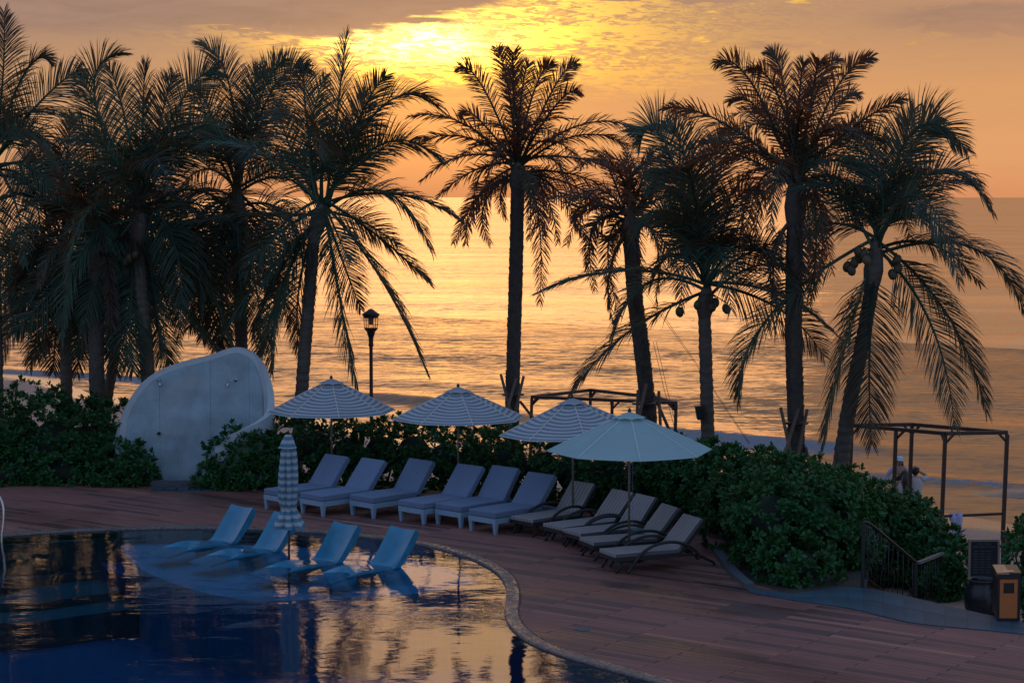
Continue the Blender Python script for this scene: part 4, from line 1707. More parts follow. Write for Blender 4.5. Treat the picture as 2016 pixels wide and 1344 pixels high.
def at_x(x):
    """plan position and normal of the wall face at x"""
    y = np.interp(x, mono, ctr[:imax + 1, 1])
    n_ = np.array((np.interp(x, mono, nm[:imax + 1, 0]), np.interp(x, mono, nm[:imax + 1, 1])))
    n_ /= np.linalg.norm(n_)
    if n_[1] > 0:
        n_ = -n_
    return np.array((x, y)), n_


xcut = [ins[0, 0] + .01] + [A(xc, 800, YS)[0] for xc in (311, 411, 489)] + [ins[-1, 0] - .01]
for k in range(4):
    xa, xb = xcut[k] + .0025, xcut[k + 1] - .0025
    V, Fc = [], []
    nn_ = 14
    for q in range(nn_ + 1):
        x = xa + (xb - xa) * q / nn_
        zt = float(np.interp(x, ins[:, 0], ins[:, 1]))
        p_, n_ = at_x(x)
        for off_ in (.004, .03):
            w_ = p_ + n_ * off_
            V += [(w_[0], w_[1], -.05), (w_[0], w_[1], zt)]
    for q in range(nn_):
        b_ = q * 4
        Fc += [(b_, b_ + 4, b_ + 5, b_ + 1), (b_ + 2, b_ + 3, b_ + 7, b_ + 6), (b_ + 1, b_ + 5, b_ + 7, b_ + 3)]
    Fc += [(0, 1, 3, 2), (4 * nn_, 4 * nn_ + 2, 4 * nn_ + 3, 4 * nn_ + 1)]
    obj('wall_panel', V, Fc, M['concrete'], sw, False, so)


def on_wall(px, py, out_=.04):
    i = min(range(10, 62), key=lambda i: abs(xpx[i] - px))
    p = A(px, py, ctr[i][1])
    q = ctr[i] + nm[i] * out_
    return np.array((q[0], q[1], p[2])), np.append(nm[i], 0)


for px, py, sx_ in ((315, 747, .1), (465, 748, -.28)):
    p, n_ = on_wall(px, py)
    if n_[1] > 0:
        n_ = -n_
    h_ = MB()
    h_.tube([p - n_ * .01, p + n_ * .012], .035, 12)
    q = p + n_ * .16 + np.array((sx_ * .4, 0, -.02))
    h_.tube([p, p + n_ * .08 + UP * .015, q], .013, 8)
    e = q + n_ * .03 + np.array((sx_ * .15, 0, -.09))
    h_.tube([q, q + (e - q) * .4, e, e + (e - q) * .12], [.016, .02, .045, .045], 12)
    h_.build('shower_head', M['chrome'], sw, True, so)
p, n_ = on_wall(316, 852)
MB().tube([p, p + np.array((0, -.05, 0)), p + np.array((0, -.065, 0))], [.035, .04, .02], 12).build('tap', M['dark_metal'], sw, True, so)
pl = G(358, 956)
MB().box((pl[0], pl[1] - .02, .06), (1.35, .12, .12)).build('plinth', M['kerb'], sw, False, so)
for k in range(5):
    q = G(312 + k * 25, 963)
    MB().box((q[0], q[1], .012), (.24, .42, .024)).build('floor_tile', M['stone'], sw, False, so)

# ------------------------------------------------------------------ sun loungers
def cushion_mesh(L, W, T, hinge, ang, z0):
    """mattress: flat seat to the hinge, then a raised back; local x along, y across"""
    m = bpy.data.meshes.new('cushion')
    ca, sa = math.cos(ang), math.sin(ang)
    back = L - hinge
    lo = [(0, 0), (hinge * .5, 0), (hinge, 0), (hinge + ca * back * .5, sa * back * .5), (hinge + ca * back, sa * back)]
    hz = math.tan(ang / 2) * T
    hi = [(0, T), (hinge * .5, T * 1.03), (hinge - hz, T), (hinge - sa * T + ca * back * .5, ca * T * 1.05 + sa * back * .5), (hinge - sa * T + ca * back, ca * T + sa * back)]
    V, Fc = [], []
    n = len(lo)
    for y in (0.0, W):
        V += [(x, y, z_ + z0) for x, z_ in lo] + [(x, y, z_ + z0) for x, z_ in hi]
    o = 2 * n
    for k in range(n - 1):
        Fc += [(k, k + 1, n + k + 1, n + k), (o + k, o + n + k, o + n + k + 1, o + k + 1),
               (n + k, n + k + 1, o + n + k + 1, o + n + k), (k, o + k, o + k + 1, k + 1)]
    Fc += [(0, n, o + n, o), (n - 1, o + n - 1, o + 2 * n - 1, 2 * n - 1)]
    m.from_pydata(V, [], Fc)
    uv = m.uv_layers.new(name='UVMap')
    for lp in m.loops:
        x, y, z_ = m.vertices[lp.vertex_index].co
        uv.data[lp.index].uv = (y / W, x / L)
    m.update()
    return m


def place(o, px, py, z_, ang):
    """put the local origin (front left corner at height z_) where the photograph shows it"""
    p = G(px, py, z_)
    o.location = (p[0], p[1], 0)
    o.rotation_euler = (0, 0, ang)


def blue_lounger(ang):
    t = thing('sun_lounger', 'x', 'sun lounger')
    W, L = .72, 1.98
    W_, zf = .72, .30
    # local y runs to the right-hand side seen from the foot, i.e. negative
    fr = MB()
    fr.box((.02, -W / 2, .25), (.045, W, .10))
    fr.box((L * .92, -W / 2, .25), (.045, W, .10))
    fr.box((L * .47, -.0225, .25), (L * .9, .045, .10))
    fr.box((L * .47, -W + .0225, .25), (L * .9, .045, .10))
    bevel(fr.build('frame', M['white_frame'], t), .004)
    for x, y in ((.045, -.045), (.045, -W + .045), (L * .90, -.045), (L * .90, -W + .045)):
        lg = MB()
        a, b_ = .042, .026
        sgn = -1 if y > -.3 else 1
        lg.hexa([(x - b_, y - b_, 0), (x + b_, y - b_, 0), (x + b_, y + b_, 0), (x - b_, y + b_, 0), (x - a, y - a, .202), (x + a, y - a, .202), (x + a, y + a, .202), (x - a, y + a, .202)])
        lg.build('leg', M['white_frame'], t)
    sl = MB()
    for k in range(9):
        sl.box((.12 + k * .125, -W / 2, .285), (.07, W - .1, .018))
    sl.build('slats', M['white_frame'], t)
    bk = MB()
    hx = 1.22
    for k in range(6):
        d_ = .06 + k * .125
        bk.bar((hx + math.cos(ang) * d_, -.06, .30 + math.sin(ang) * d_), (hx + math.cos(ang) * d_, -W + .06, .30 + math.sin(ang) * d_), .06, .02)
    for y in (-.05, -W + .05):
        bk.bar((hx, y, .295), (hx + math.cos(ang) * .76, y, .295 + math.sin(ang) * .76), .04, .03)
    bk.build('backrest_frame', M['white_frame'], t)
    me_ = cushion_mesh(L + .02, W, .115, hx, ang, .305)
    me_.materials.append(M['cushion'])
    o = link(bpy.data.objects.new('cushion', me_), t)
    o.location = (0, -W, 0)
    bevel(o, .018, 3)
    return t


blue = [(519, 961, 45, 'blue-grey cushioned lounger partly hidden by the closed umbrella, leftmost of its row'),
        (590, 968.5, 45, 'blue-grey cushioned lounger just right of the closed striped umbrella'),
        (688, 972, 45, 'blue-grey cushioned lounger with the teal bowl at its right side'),
        (784, 983, 46, 'blue-grey cushioned lounger crossed by the second umbrella pole'),
        (856, 989, 46, 'blue-grey cushioned lounger, second from the striped wicker loungers'),
        (922, 1001, 46, 'blue-grey cushioned lounger next to the striped wicker loungers')]
for i, (px, py, a, lab) in enumerate(blue):
    o = blue_lounger(R(52 + (0, -2, 1.5, -1, 2.5, -2.5)[i]))
    tag(o, lab, 'sun lounger', 'cushioned loungers along the hedge')
    place(o, px, py, .42, R(a))


def wicker_lounger(ang):
    t = thing('wicker_lounger', 'x', 'sun lounger')
    W, L, hx = .66, 1.92, 1.22
    fr = MB()
    fr.box((.62, -.03, .235), (1.26, .05, .06))
    fr.box((.62, -W + .03, .235), (1.26, .05, .06))
    fr.box((.03, -W / 2, .235), (.06, W - .1, .06))
    fr.box((hx, -W / 2, .235), (.06, W - .1, .06))
    fr.box((.62, -W / 2, .25), (1.18, W - .1, .02))
    fr.tube([(hx, -.03, .24), (1.6, -.03, .20), (1.88, -.03, .06), (1.92, -.03, .0)], .024, 7)
    fr.tube([(hx, -W + .03, .24), (1.6, -W + .03, .20), (1.88, -W + .03, .06), (1.92, -W + .03, .0)], .024, 7)
    fr.build('frame', M['wicker'], t)
    bk = MB()
    for y in (-.03, -W + .03):
        bk.bar((hx, y, .24), (hx + math.cos(ang) * .74, y, .24 + math.sin(ang) * .74), .045, .05)
    bk.bar((hx + math.cos(ang) * .72, -.03, .24 + math.sin(ang) * .72), (hx + math.cos(ang) * .72, -W + .03, .24 + math.sin(ang) * .72), .05, .05)
    bk.hexa([(hx + .02, -W + .05, .24), (hx + .02, -.05, .24), (hx + .02 + math.cos(ang) * .7, -.05, .24 + math.sin(ang) * .7), (hx + .02 + math.cos(ang) * .7, -W + .05, .24 + math.sin(ang) * .7),
             (hx, -W + .05, .255), (hx, -.05, .255), (hx + math.cos(ang) * .7, -.05, .255 + math.sin(ang) * .7), (hx + math.cos(ang) * .7, -W + .05, .255 + math.sin(ang) * .7)])
    bk.build('backrest_frame', M['wicker'], t)
    for y in (-.06, -W + .06):
        MB().tube([(.16, y, .22), (.10, y, .10), (.03, y, 0)], .024, 7).build('leg', M['wicker'], t, True)
    for y in (.0, -W):
        arc = catmull([(.22, y, .0), (.34, y, .16), (.52, y, .34), (.78, y, .45), (1.08, y, .47), (1.34, y, .40), (1.52, y, .28), (1.62, y, .16)], 5)
        MB().tube(arc, .027, 8).build('armrest', M['wicker'], t, True)
    me_ = cushion_mesh(L, W - .04, .07, hx, ang, .265)
    me_.materials.append(M['seat_stripe'])
    o = link(bpy.data.objects.new('cushion', me_), t)
    o.location = (0, -W + .02, 0)
    bevel(o, .014, 3)
    return t


stripe = [(1003.5, 1015, 43, 'striped wicker lounger beside the blue-grey loungers, crossed by the third umbrella pole'),
          (1067, 1029, 36, 'striped wicker lounger, second from the blue-grey loungers'),
          (1106.5, 1040, 30, 'striped wicker lounger in the middle of its five'),
          (1139.5, 1056, 22, 'striped wicker lounger, second from the large shrub, crossed by the white umbrella pole'),
          (1178.5, 1079, 24, 'striped wicker lounger nearest the pool and the large shrub, fully visible')]
for i, (px, py, a, lab) in enumerate(stripe):
    o = wicker_lounger(R(50 + (1, -2, 2.5, 0, -1.5)[i]))
    tag(o, lab, 'sun lounger', 'striped wicker loungers')
    place(o, px, py, .33, R(a))

# loungers standing in the shallow water
def pool_lounger():
    t = thing('pool_lounger', 'x', 'pool lounger')
    W = .63
    # side profile (x, z) of the top face from foot to head
    top = catmull([(0, -.135), (.25, -.10), (.52, -.055), (.80, -.022), (1.05, -.045), (1.28, -.085), (1.43, -.075), (1.52, -.01), (1.64, .13), (1.80, .34), (1.92, .49), (1.955, .53)], 4)
    n = len(top)
    tg_ = unit(np.gradient(top, axis=0))
    nr_ = np.stack([-tg_[:, 1], tg_[:, 0]], -1)
    sec = 9
    V, Fc = [], []
    for i in range(n):
        for k in range(sec):
            v = k / (sec - 1)
            dish = -.045 * (1 - (2 * v - 1) ** 2)
            q = top[i] + nr_[i] * dish
            V.append((q[0], -v * W, q[1]))
    th = np.interp(np.arange(n), [0, n * .3, n * .62, n * .8, n - 1], [.03, .06, .10, .15, .10])
    for i in range(n):
        for k in range(sec):
            v = k / (sec - 1)
            q = top[i] - nr_[i] * th[i]
            V.append((q[0], -v * W, q[1]))
    N = n * sec
    for i in range(n - 1):
        for k in range(sec - 1):
            a = i * sec + k
            Fc.append((a, a + 1, a + sec + 1, a + sec))
            Fc.append((N + a, N + a + sec, N + a + sec + 1, N + a + 1))
        a = i * sec
        Fc.append((a, a + sec, N + a + sec, N + a))
        a = i * sec + sec - 1
        Fc.append((a, N + a, N + a + sec, a + sec))
    for k in range(sec - 1):
        Fc.append((k, N + k, N + k + 1, k + 1))
        a = (n - 1) * sec + k
        Fc.append((a, a + 1, N + a + 1, N + a))
    o = obj('shell', V, Fc, M['fiber'], t, True)
    es = o.modifiers.new('edge', 'EDGE_SPLIT')
    es.split_angle = R(50)
    # plinths that carry it on the pool ledge
    for x0, x1, zt in ((1.00, 1.40, -.17),):
        b_ = MB()
        b_.hexa([(x0, -W + .17, -.355), (x1, -W + .17, -.355), (x1, -.17, -.355), (x0, -.17, -.355), (x0 - .03, -W + .13, zt), (x1 - .03, -W + .13, zt), (x1 - .03, -.13, zt), (x0 - .03, -.13, zt)])
        b_.build('base', M['fiber'], t)
    return t


proto = pool_lounger()
pl_ = [(288, 1090, 'blue moulded pool lounger furthest left in the water'), (372, 1106.5, 'blue moulded pool lounger directly behind the closed umbrella'),
       (489, 1130.5, 'blue moulded pool lounger just right of the closed umbrella pole'), (603, 1141, 'blue moulded pool lounger furthest right, nearest the bright reflections')]
for i, (px, py, lab) in enumerate(pl_):
    o = proto if i == 0 else copy_tree(proto)
    tag(o, lab, 'pool lounger', 'loungers standing in the pool')
    place(o, px, py, -.10, R(47))
    o.location.z = .055

# ------------------------------------------------------------------ umbrellas
def canopy_part(nm_, r0, r1, z0, z1, rot, n_side, k, sag, m, parent, steps=8, scallop=0.0, flap=0.0):
    """one cloth panel between two ribs, a bent strip from the inner to the outer edge"""
    a0, a1 = rot + 2 * math.pi * k / n_side, rot + 2 * math.pi * (k + 1) / n_side
    V, Fc, UV = [], [], []
    cols = 7
    for i in range(steps + 1):
        t_ = i / steps
        rr = r0 + (r1 - r0) * t_
        z_ = z0 + (z1 - z0) * (t_ ** 1.06)
        for j in range(cols):
            s_ = j / (cols - 1)
            p0 = np.array((math.cos(a0), math.sin(a0)))
            p1 = np.array((math.cos(a1), math.sin(a1)))
            q = (p0 * (1 - s_) + p1 * s_) * rr
            bow = 4 * s_ * (1 - s_)
            q = q * (1 - .012 * bow * t_ ** 3)
            V.append((q[0], q[1], z_ - sag * bow * (t_ * (1.0 - t_) * 2.6 + .12 * t_) + scallop * bow * (1 if i == steps else 0)))
            UV.append((s_, t_))
    if flap:
        for j in range(cols):
            x, y, z_ = V[steps * cols + j]
            V.append((x * 1.004, y * 1.004, z_ - flap))
            UV.append((j / (cols - 1), 1.0 + flap / abs(r1 - r0)))
        steps += 1
    for i in range(steps):
        for j in range(cols - 1):
            a = i * cols + j
            Fc.append((a, a + cols, a + cols + 1, a + 1))
    me_ = mesh_of(nm_, V, Fc, True)
    uv = me_.uv_layers.new(name='UVMap')
    for lp in me_.loops:
        uv.data[lp.index].uv = UV[lp.vertex_index]
    me_.materials.append(m)
    return link(bpy.data.objects.new(nm_, me_), parent)


def umbrella(label, px, Y, rim_r, rim_z, top_z, m, rot, tilt=(0, 0), xpole=None):
    X0 = (px - 1008) / F * (Y * CP + 4.4 * SP)
    t = thing('umbrella', label, 'umbrella', (X0, Y, 0), 0, 'open umbrellas over the loungers')
    hd = bpy.data.objects.new('canopy', None)
    MB().lathe([(.021, .03), (.021, top_z - .05)], (0, 0, 0), 10).build('pole', M['pole'], t, True)
    MB().lathe([(.0, .0), (.27, .0), (.27, .045), (.23, .06), (.05, .07), (.035, .10), (.035, .30), (.0, .30)], (0, 0, 0), 20).build('base', M['dark_metal'], t)
    objs = []
    for k in range(8):
        objs.append(canopy_part('canopy_panel', .14, rim_r, top_z - .09, rim_z, R(rot), 8, k, .065, m, t, 9, 0, .0))
    for k in range(8):
        objs.append(canopy_part('vent_panel', .0, .30, top_z, top_z - .115, R(rot), 8, k, .012, m, t, 3, .02))
    for k in range(8):
        a = R(rot) + 2 * math.pi * k / 8
        c_, s_ = math.cos(a), math.sin(a)
        objs.append(MB().bar((c_ * .05, s_ * .05, top_z - .12), (c_ * rim_r * .985, s_ * rim_r * .985, rim_z - .012), .014, .018).build('rib', M['pole'], t))
        objs.append(MB().bar((c_ * .05, s_ * .05, top_z - .62), (c_ * rim_r * .5, s_ * rim_r * .5, (top_z + rim_z) / 2 - .08), .012, .014).build('strut', M['pole'], t))
    for k in range(8):
        a = R(rot) + 2 * math.pi * k / 8
        c_, s_ = math.cos(a), math.sin(a)
        tp_ = MB()
        P_ = []
        for q in range(10):
            t_ = q / 9
            rr = .24 + (rim_r + .004 - .24) * t_
            tq = (rr - .14) / (rim_r - .14)
            P_.append((c_ * rr, s_ * rr, top_z - .09 + (rim_z - top_z + .09) * tq ** 1.06 + .004))
        tp_.tube(P_, .011, 5)
        objs.append(tp_.build('seam', M['seam_white' if m is M['canvas_white'] else 'seam'], t, True))
    objs.append(MB().lathe([(.0, .0), (.03, .0), (.032, .03), (.018, .055), (.0, .07)], (0, 0, top_z - .005), 10).build('finial', M['dark_metal'], t, True))
    objs.append(MB().lathe([(.02, 0), (.06, .0), (.06, .05), (.02, .05)], (0, 0, top_z - .65), 12).build('runner', M['dark_metal'], t))
    if tilt != (0, 0):
        from mathutils import Matrix
        Mx = Matrix.Translation((0, 0, rim_z)) @ Matrix.Rotation(tilt[1], 4, 'Y') @ Matrix.Rotation(tilt[0], 4, 'X') @ Matrix.Translation((0, 0, -rim_z))
        for o in objs:
            o.data.transform(Mx)
    return t


umbrella('striped open umbrella nearest the shower wall, leftmost of the four', 652.5, 41.0, 1.36, 1.80, 2.50, M['canvas'], 12)
umbrella('striped open umbrella above the middle of the blue-grey loungers', 902, 39.2, 1.36, 1.86, 2.50, M['canvas'], 14)
umbrella('striped open umbrella partly covered by the plain white umbrella', 1128, 37.0, 1.42, 1.83, 2.50, M['canvas'], 8, (0.0, -.03))
t = umbrella('plain pale umbrella, the only open one without stripes', 1239, 33.7, 1.44, 1.92, 2.60, M['canvas_white'], 4)
MB().tube([(.05, -.02, .1), (.055, -.02, 1.95)], .004, 5).build('cord', M['cushion'], t)

# closed umbrella in the pool
p = G(569, 1100, WATER_Z)
t = thing('closed_umbrella', 'closed striped umbrella standing in the pool between the moulded loungers', 'umbrella', (p[0], p[1], -.30))
zb = -.30
MB().lathe([(.022, .04), (.022, 2.40)], (0, 0, 0), 10).build('pole', M['pole'], t, True)
MB().lathe([(0, 0), (.26, 0), (.26, .05), (.05, .07), (.035, .22), (0, .22)], (0, 0, 0), 18).build('base', M['dark_metal'], t)


def folded(name, prof, nf, depth, m, parent, zs, twist=0.0, seed=1):
    r = np.random.RandomState(seed)
    n = 48
    V, Fc, UV = [], [], []
    for i, (rr, z_) in enumerate(prof):
        for k in range(n):
            a = 2 * math.pi * k / n
            w = 1 + depth * (abs(math.sin(a * nf / 2 + twist * i)) - .55) * min(1, i / 1.5) + .09 * math.sin(a * 3 + i * .9) + .05 * r.uniform(-1, 1) * min(1, i / 2)
            V.append((rr * w * math.cos(a), rr * w * math.sin(a), z_))
            UV.append((k / n, (zs - z_) / 1.34 * 1.0))
    for i in range(len(prof) - 1):
        for k in range(n):
            k2 = (k + 1) % n
            Fc.append((i * n + k, (i + 1) * n + k, (i + 1) * n + k2, i * n + k2))
    me_ = mesh_of(name, V, Fc, False)
    uv = me_.uv_layers.new(name='UVMap')
    for lp in me_.loops:
        uv.data[lp.index].uv = UV[lp.vertex_index]
    me_.materials.append(m)
    return link(bpy.data.objects.new(name, me_), parent)


k_ = 34.9 / F
prof = [(.10, 2.30), (.125, 2.15), (.138, 1.95), (.148, 1.75), (.146, 1.55), (.136, 1.35), (.118, 1.20), (.105, 1.165), (.125, 1.12), (.175, 1.00), (.225, .90), (.25, .83)]
folded('canopy', prof, 7, .55, M['canvas_pool'], t, 2.38, .05)
folded('vent_cap', [(.01, 2.47), (.05, 2.46), (.085, 2.41), (.115, 2.32), (.150, 2.235)], 8, .16, M['canvas_pool'], t, 2.47)
MB().lathe([(.107, 1.15), (.112, 1.165), (.107, 1.18)], (0, 0, 0), 20).build('tie', M['canvas_pool'], t)
MB().lathe([(0, .0), (.02, .0), (.014, .03), (0, .04)], (0, 0, 2.465), 8).build('finial', M['dark_metal'], t, True)


# ------------------------------------------------------------------ small tables, bowl
def side_table(label, px, py, z_, rr):
    p = G(px, py, z_)
    t = thing('side_table', label, 'table', (p[0], p[1], 0), 0, 'low tables between loungers')
    MB().lathe([(0, z_ - .035), (rr, z_ - .035), (rr, z_), (0, z_)], (0, 0, 0), 20).build('table_top', M['dark_wood'], t)
    for k in range(4):
        a = k * math.pi / 2 + .5
        MB().tube([(rr * .55 * math.cos(a), rr * .55 * math.sin(a), z_ - .03), (rr * .75 * math.cos(a), rr * .75 * math.sin(a), 0)], .018, 6).build('leg', M['dark_wood'], t, True)
    return p


p = side_table('low dark table between two blue-grey loungers, holding a teal bowl', 846, 970, .36, .34)
q = G(826, 967, .36)
bo = MB().lathe([(0, .0), (.10, .0), (.165, .055), (.170, .06), (.158, .06), (.09, .015), (0, .015)], (0, 0, 0), 20).build('bowl', M['teal'], None, True)
bo.location = (q[0], q[1], .361)
tag(bo, 'shallow teal bowl on the low table beside a blue-grey lounger', 'bowl')
p = side_table('low dark table between striped wicker loungers, holding a folded teal towel', 1262, 1046, .34, .26)
tw_ = bevel(MB().box((0, 0, .03), (.34, .22, .06), .4).build('folded_towel', M['teal']), .02)
tw_.location = (p[0], p[1], .341)
tag(tw_, 'folded teal towel on the low table among striped loungers', 'towel')

# ------------------------------------------------------------------ lamp post
YL = 46.5
lb = A(731, 780, YL)
lz = float(ground_z(np.array(lb[0]), np.array(YL)))
t = thing('lamp_post', 'dark lamp post with a lantern head beside the drooping palm', 'street lamp', (lb[0], YL, lz))
s_ = YL / F


def lz_(py):
    return A(731, py, YL)[2] - lz


MB().lathe([(.07, 0), (.07, .5), (.045, .6), (.042, lz_(680))], (0, 0, 0), 12).build('post', M['dark_wood'], t, True)
MB().lathe([(.055, lz_(682)), (.062, lz_(678)), (.052, lz_(674)), (.062, lz_(664)), (.095, lz_(656)), (.10, lz_(653)), (.155, lz_(648)), (.165, lz_(645)), (.0, lz_(645))], (0, 0, 0), 16).build('neck', M['dark_metal'], t)
zt, zb_ = lz_(621), lz_(645)
rt, rb = .178, .158
for k in range(6):
    a = k * math.pi / 3 + .26
    c_, s2 = math.cos(a), math.sin(a)
    MB().bar((rb * c_, rb * s2, zb_), (rt * c_, rt * s2, zt), .014, .014).build('lantern_bar', M['dark_metal'], t)
    a2 = a + math.pi / 3
    f_ = .985
    P_ = [(rb * f_ * c_, rb * f_ * s2, zb_), (rb * f_ * math.cos(a2), rb * f_ * math.sin(a2), zb_), (rt * f_ * math.cos(a2), rt * f_ * math.sin(a2), zt), (rt * f_ * c_, rt * f_ * s2, zt)]
    obj('pane', P_, [(0, 1, 2, 3)], M['lamp_glass'], t)
MB().lathe([(.19, zt - .01), (.215, lz_(620)), (.20, lz_(617.5)), (.10, lz_(612)), (.05, lz_(608.5)), (.0, lz_(607.5))], (0, 0, 0), 18).build('cap', M['dark_metal'], t, True)
MB().lathe([(.18, lz_(622)), (.18, lz_(625)), (.15, lz_(626)), (0, lz_(626))], (0, 0, 0), 18).build('collar', M['dark_metal'], t)
MB().lathe([(.0, zb_ + .07), (.045, zb_ + .07), (.05, zt - .05), (0, zt - .05)], (0, 0, 0), 12).build('bulb_holder', M['rail_wood'], t)

# ------------------------------------------------------------------ beach frames
def beach_frame(label, C, mids, top_z, w, extra=None):
    """C: four corners of the top (x, y); mids: posts along the front rail"""
    o = np.array((C[1][0], C[1][1], float(ground_z(np.array(C[1][0]), np.array(C[1][1])))))
    t = thing('beach_frame', label, 'pergola', tuple(o), 0, 'empty timber frames on the beach')
    P4 = [np.array((c[0], c[1], top_z + (c[2] if len(c) > 2 else 0))) for c in C]
    for i in range(4):
        a, b_ = P4[i], P4[(i + 1) % 4]
        MB().bar(a, b_, w, w).build('rail', M['dark_wood'], t, False, o)
    posts = [(p, p) for p in P4] + [(p, p) for p in mids]
    cen = sum(P4) / 4
    for p, _ in posts:
        p = np.array(p)
        gz_ = float(ground_z(np.array(p[0]), np.array(p[1])))
        q = np.array((p[0] - .07, p[1], gz_ - .05))
        MB().bar(p - UP * w * .5, q, w, w).build('post', M['dark_wood'], t, False, o)
        for nb in P4:
            if 0.05 < np.linalg.norm(nb - p) < 6 and rng.random() < .75:
                d_ = (nb - p) / np.linalg.norm(nb - p)
                MB().bar(p - UP * .24, p + d_ * .2 - UP * .03, w * .5, w * .6).build('knee_brace', M['dark_wood'], t, False, o)
    return t, P4, o


TZ = .8


def T_(px, py):
    r_ = G(px, py, TZ)
    return r_


c1, c2, c3 = T_(1677, 837), T_(1861, 853), T_(1983, 851)
c4 = c1 + c3 - c2
mid1 = c2 + (c1 - c2) * .53
tfr, P4, ofr = beach_frame('empty dark timber frame on the beach at the right edge', [c1, c2, c3, c4], [T_(1764, 845)], 0.0, .085)
for o in []:
    pass
a_, b_ = c2 - UP * 1.95 + np.array((-.07, 0, 0)), c3 - UP * 1.92 + np.array((-.07, 0, 0))
MB().bar(a_, b_, .05, .06).build('towel_rail', M['dark_wood'], tfr, False, ofr)
f1, f3 = G(1047, 781, TZ), G(1331, 793, TZ)
dv_ = np.array((.25, 2.3, 0))
beach_frame('empty dark timber frame on the beach behind the third and fourth umbrellas', [f1, f3, f3 + np.array((-.45, 1.5, 0)), f1 + np.array((1.7, 1.9, 0))], [f1 + (f3 - f1) * .565], 0.0, .085)

# towel over the rail
q = a_ + (b_ - a_) * .24
tw = []
V, Fc = [], []
nx_, nz_ = 9, 14
for j in range(nz_):
    for i in range(nx_):
        u, v = i / (nx_ - 1), j / (nz_ - 1)
        arc = (v - .22)
        yy = -.045 if arc > 0 else .045
        drop = abs(arc) * .78
        yy = -.045 * math.tanh(arc * 16)
        wdt = .30 * (1 - .35 * min(1, drop * 2.2)) if arc > 0 else .3
        V.append(((u - .5) * wdt + .06 * drop, yy + .02 * math.sin(u * 13 + v * 3) * (1 if arc > 0 else -1), .05 - drop + .03 * (1 - math.tanh(abs(arc) * 16)) - (.12 * (1 - u) * v)))
for j in range(nz_ - 1):
    for i in range(nx_ - 1):
        a = j * nx_ + i
        Fc.append((a, a + 1, a + nx_ + 1, a + nx_))
to = obj('towel', V, Fc, M['towel'], None, True)
so_ = to.modifiers.new('thick', 'SOLIDIFY')
so_.thickness = .014
to.location = tuple(q)
tag(to, 'lilac towel hanging over the low rail of the beach frame', 'towel')

# ------------------------------------------------------------------ landing, stairs, railing
up_px = [(1470, 1158), (1560, 1168), (1640, 1157), (1700, 1157), (1780, 1172), (1860, 1191), (1950, 1211), (2030, 1228), (2120, 1246)]
lo_px = [(1476, 1166), (1560, 1181), (1640, 1192), (1700, 1203), (1780, 1223), (1860, 1233), (1950, 1241), (2030, 1250), (2120, 1262)]
up_w = catmull([G(x, y, .006) for x, y in up_px], 2)
lo_w = catmull([G(x, y, .006) for x, y in lo_px], 2)
V, Fc = [], []
m_ = len(up_w)
base_l = MB()
base_l.add([(p[0], p[1], .003) for p in up_w] + [(p[0], p[1], .003) for p in lo_w], [(m_ + i, m_ + i + 1, i + 1, i) for i in range(m_ - 1)])
landing = tag(base_l.build('landing', M['kerb']), kind='structure')
for i in range(m_ - 1):
    rows = 2
    for r_ in range(rows):
        def L_(k, f):
            return up_w[k] * (1 - f) + lo_w[k] * f
        f0, f1_ = r_ / rows, (r_ + 1) / rows
        q = [L_(i, f1_), L_(i + 1, f1_), L_(i + 1, f0), L_(i, f0)]
        c_ = sum(q) / 4
        q = [c_ + (p - c_) * np.array((.985, .985, 1)) for p in q]
        zz = .016 + rng.uniform(-.002, .002)
        o = MB().hexa([(p[0] - c_[0], p[1] - c_[1], 0) for p in q] + [(p[0] - c_[0], p[1] - c_[1], zz - .006) for p in q]).build('paver', M['stone'], landing)
        o.location = (c_[0], c_[1], .004)

# kerb of the planting bed
kp = catmull([G(x, y) for x, y in ((1408, 1080), (1425, 1105), (1445, 1130), (1476, 1156))], 3)
kt = MB()
for i in range(len(kp) - 1):
    kt.bar(kp[i] + UP * .03, kp[i + 1] + UP * .03, .16, .08)
tag(kt.build('kerb', M['kerb']), kind='structure')

V, Fc = fill([G(x, y, -.035)[:2] for x, y in ((1415, 1085), (1445, 1132), (1478, 1157), (1560, 1171), (1640, 1158), (1705, 1158), (1720, 1080), (1660, 1010), (1420, 1000))][::-1], [], -.035)
tag(obj('planting_bed', V, Fc, M['soil']), kind='structure')
pA = G(1698, 1157)
pB = A(1803, 1106, 32.4)
pC = A(1857, 1088, 33.9)
rl = thing('stair_railing', 'black wrought-iron stair railing descending beside the broad shrub', 'railing', tuple(pA))
MB().bar(pA, pA + UP * 1.08, .05, .05).build('post', M['iron'], rl, False, pA)
MB().bar(pB - UP * 1.15, pB, .06, .06).build('post', M['iron'], rl, False, pA)
hr = catmull([pA + UP * 1.08, (pA + UP * 1.08) * .86 + pB * .14 + UP * .05, (pA + UP * 1.08) * .5 + pB * .5 + UP * .03, pB], 6)
MB().tube(hr, .026, 7).build('handrail', M['iron'], rl, True, pA)
lo_ = [p - UP * .92 for p in hr]
MB().tube(lo_, .014, 5).build('bottom_rail', M['iron'], rl, True, pA)
for k in range(1, 17):
    f = k / 17 * (len(hr) - 1)
    i = int(f)
    p = hr[i] * (1 - (f - i)) + hr[min(i + 1, len(hr) - 1)] * (f - i)
    if k % 3 == 0:
        P_ = [p - UP * (.03 + .88 * q / 10) + np.array((.035 * math.sin(q * .63 * 2) * (1 if 2 < q < 8 else 0), 0, 0)) for q in range(11)]
        MB().tube(P_, .009, 5).build('baluster', M['iron'], rl, True, pA)
    else:
        MB().tube([p - UP * .02, p - UP * .92], .008, 5).build('baluster', M['iron'], rl, True, pA)
